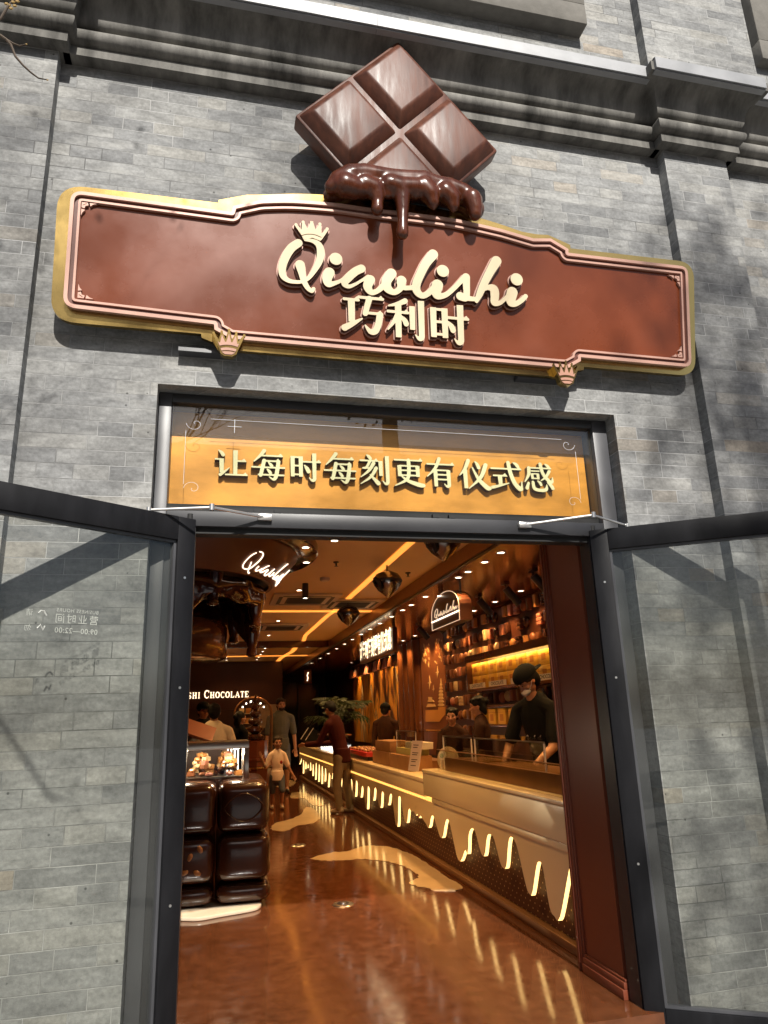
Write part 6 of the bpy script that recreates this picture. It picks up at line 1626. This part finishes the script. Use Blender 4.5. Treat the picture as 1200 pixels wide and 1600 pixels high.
PI = math.pi
p1, HMa, hs_ = person("bearded man in a grey-green t-shirt walking behind the small girl", (1.30, 14.6, 0), 1.76, R(4), C_GREY, C_DENIM, hair=M_HAIRB, arms={'l': [(.18, -.02, -1), (.06, -.18, -1)], 'r': [(-.16, .02, -1), (-.08, -.30, -1)]}, legs={'l': [(.05, -.25, -1), (.0, .08, -1)], 'r': [(-.05, .2, -1), (0, .35, -1)]}, head=(0, 0, R(10), R(4)), sleeve=.55, shorts=True, shoes=M_SHOED)
bd = MB(); bd.ball(HMa @ Vector((0, -.40 * hs_, -.62 * hs_)), (.50 * hs_, .40 * hs_, .34 * hs_), 14, 8, HMa.to_3x3().to_4x4()); bd.build("beard", M_HAIRB, p1.children[0], smooth=60)
p2, HMb, hs_ = person("small girl in a pale pink t-shirt and denim shorts striding towards the door", (1.02, 12.0, 0), 1.14, R(5), C_PINK, C_DENIM, hair=M_HAIRB, arms={'l': [(.36, -.05, -.95), (.38, -.25, -.75)], 'r': [(-.42, .05, -.92), (-.36, .1, .9)]}, legs={'l': [(.02, -.45, -1), (.0, .20, -1)], 'r': [(-.02, .15, -1), (0, .30, -1)]}, sleeve=.55, shorts=True, child=True, female=True)
m = MB(); m.ball((0.045, -.098, .70), (.022, .012, .028), 10, 6); m.build("shirt_print", M_REDT, p2, smooth=60)
person("man in a dark maroon sweater and tan trousers leaning over the counter", (1.90, 11.1, 0), 1.60, R(-128), C_MAROON, C_TAN, arms={'l': [(.10, -.45, -.85), (-.1, -.95, -.05)], 'r': [(-.10, -.40, -.9), (.1, -.95, -.05)]}, legs={'l': [(.05, -.10, -1), (0, .10, -1)], 'r': [(-.06, .06, -1), (0, .12, -1)]}, lean=(0, -.13), head=(0, -.10, R(-20), R(38)), sleeve=.9)
person("server in a white t-shirt seen from behind at the service counter", (0.02, 9.6, 0), 1.58, R(184), C_WHITE, C_BLACK, head=(0, 0, 0, R(6)), sleeve=.55, arms={'l': [(.35, -.1, -1), (0, -.8, -.4)], 'r': [(-.35, -.1, -1), (0, -.8, -.4)]}, shoes=M_SHOED)
person("figure in black with a cap standing beyond the white-shirted server", (-0.13, 11.0, 0), 1.62, R(20), C_BLACK, C_BLACK, sleeve=.55, cap=-1, shoes=M_SHOED)
person("customer in black half hidden between the server and the arched cabinet", (0.42, 11.8, 0), 1.50, R(120), C_BLACK, C_BLACK, female=True, sleeve=.9, hairlong=True, shoes=M_SHOED)
p5, _, _ = person("man in a black cap and black t-shirt bending over the glass counter", (2.90, 6.12, 0), 1.74, R(-66), C_BLACK, C_BLACK, arms={'l': [(.15, -.35, -1), (-.1, -.9, -.55)], 'r': [(-.25, -.25, -1), (.25, -.75, -.9)]}, lean=(0, -.14), head=(0, -.12, R(-20), R(38)), sleeve=.5, cap=1, mask=True, shoes=M_SHOED)
m = MB(); sh5 = [c for c in p5.children if c.name.startswith('shirt')][0]
n0 = min(q[0] for s in strokes for q in s); v0 = min(q[1] for s in strokes for q in s)
for st in strokes[:-3]:
    pts = []
    for q in st:
        # the lettering runs left to right for someone facing him
        hit, lo, no, _ = sh5.ray_cast(Vector((-.10 + (q[0] - n0) * .15, -1, 1.10 + (q[1] - v0) * .15)), Vector((0, 1, 0)))
        if hit: pts.append(lo + Vector((0, -.003, 0)))
    if len(pts) > 2: m.tube(pts, .0035, 5)
m.build("shirt_print", M_MASK, sh5)
person("woman with tied-back black hair in a brown uniform seen in profile", (2.98, 7.9, 0), 1.54, R(-112), C_BROWN, C_BROWN, female=True, hairlong=True, sleeve=.9, lean=(0, -.04), head=(0, -.03, 0, R(12)), arms={'l': [(.1, -.35, -1), (-.2, -.9, -.2)], 'r': [(-.1, -.35, -1), (.2, -.9, -.2)]}, shoes=M_SHOED)
person("smiling woman with dark hair low behind the glass guard", (2.90, 8.75, 0), 1.43, R(-30), C_BROWN, C_BROWN, female=True, sleeve=.9, smile=True, lean=(0, -.06), head=(0, -.05, 0, R(8)), arms={'l': [(.1, -.35, -1), (-.2, -.9, -.1)], 'r': [(-.1, -.35, -1), (.2, -.9, -.1)]}, shoes=M_SHOED)
person("server in a brown shirt turned away before the streaked mural", (2.98, 12.8, 0), 1.56, R(150), C_BROWN, C_BLACK, sleeve=.9, cap=-1, head=(0, 0, 0, R(10)), shoes=M_SHOED)
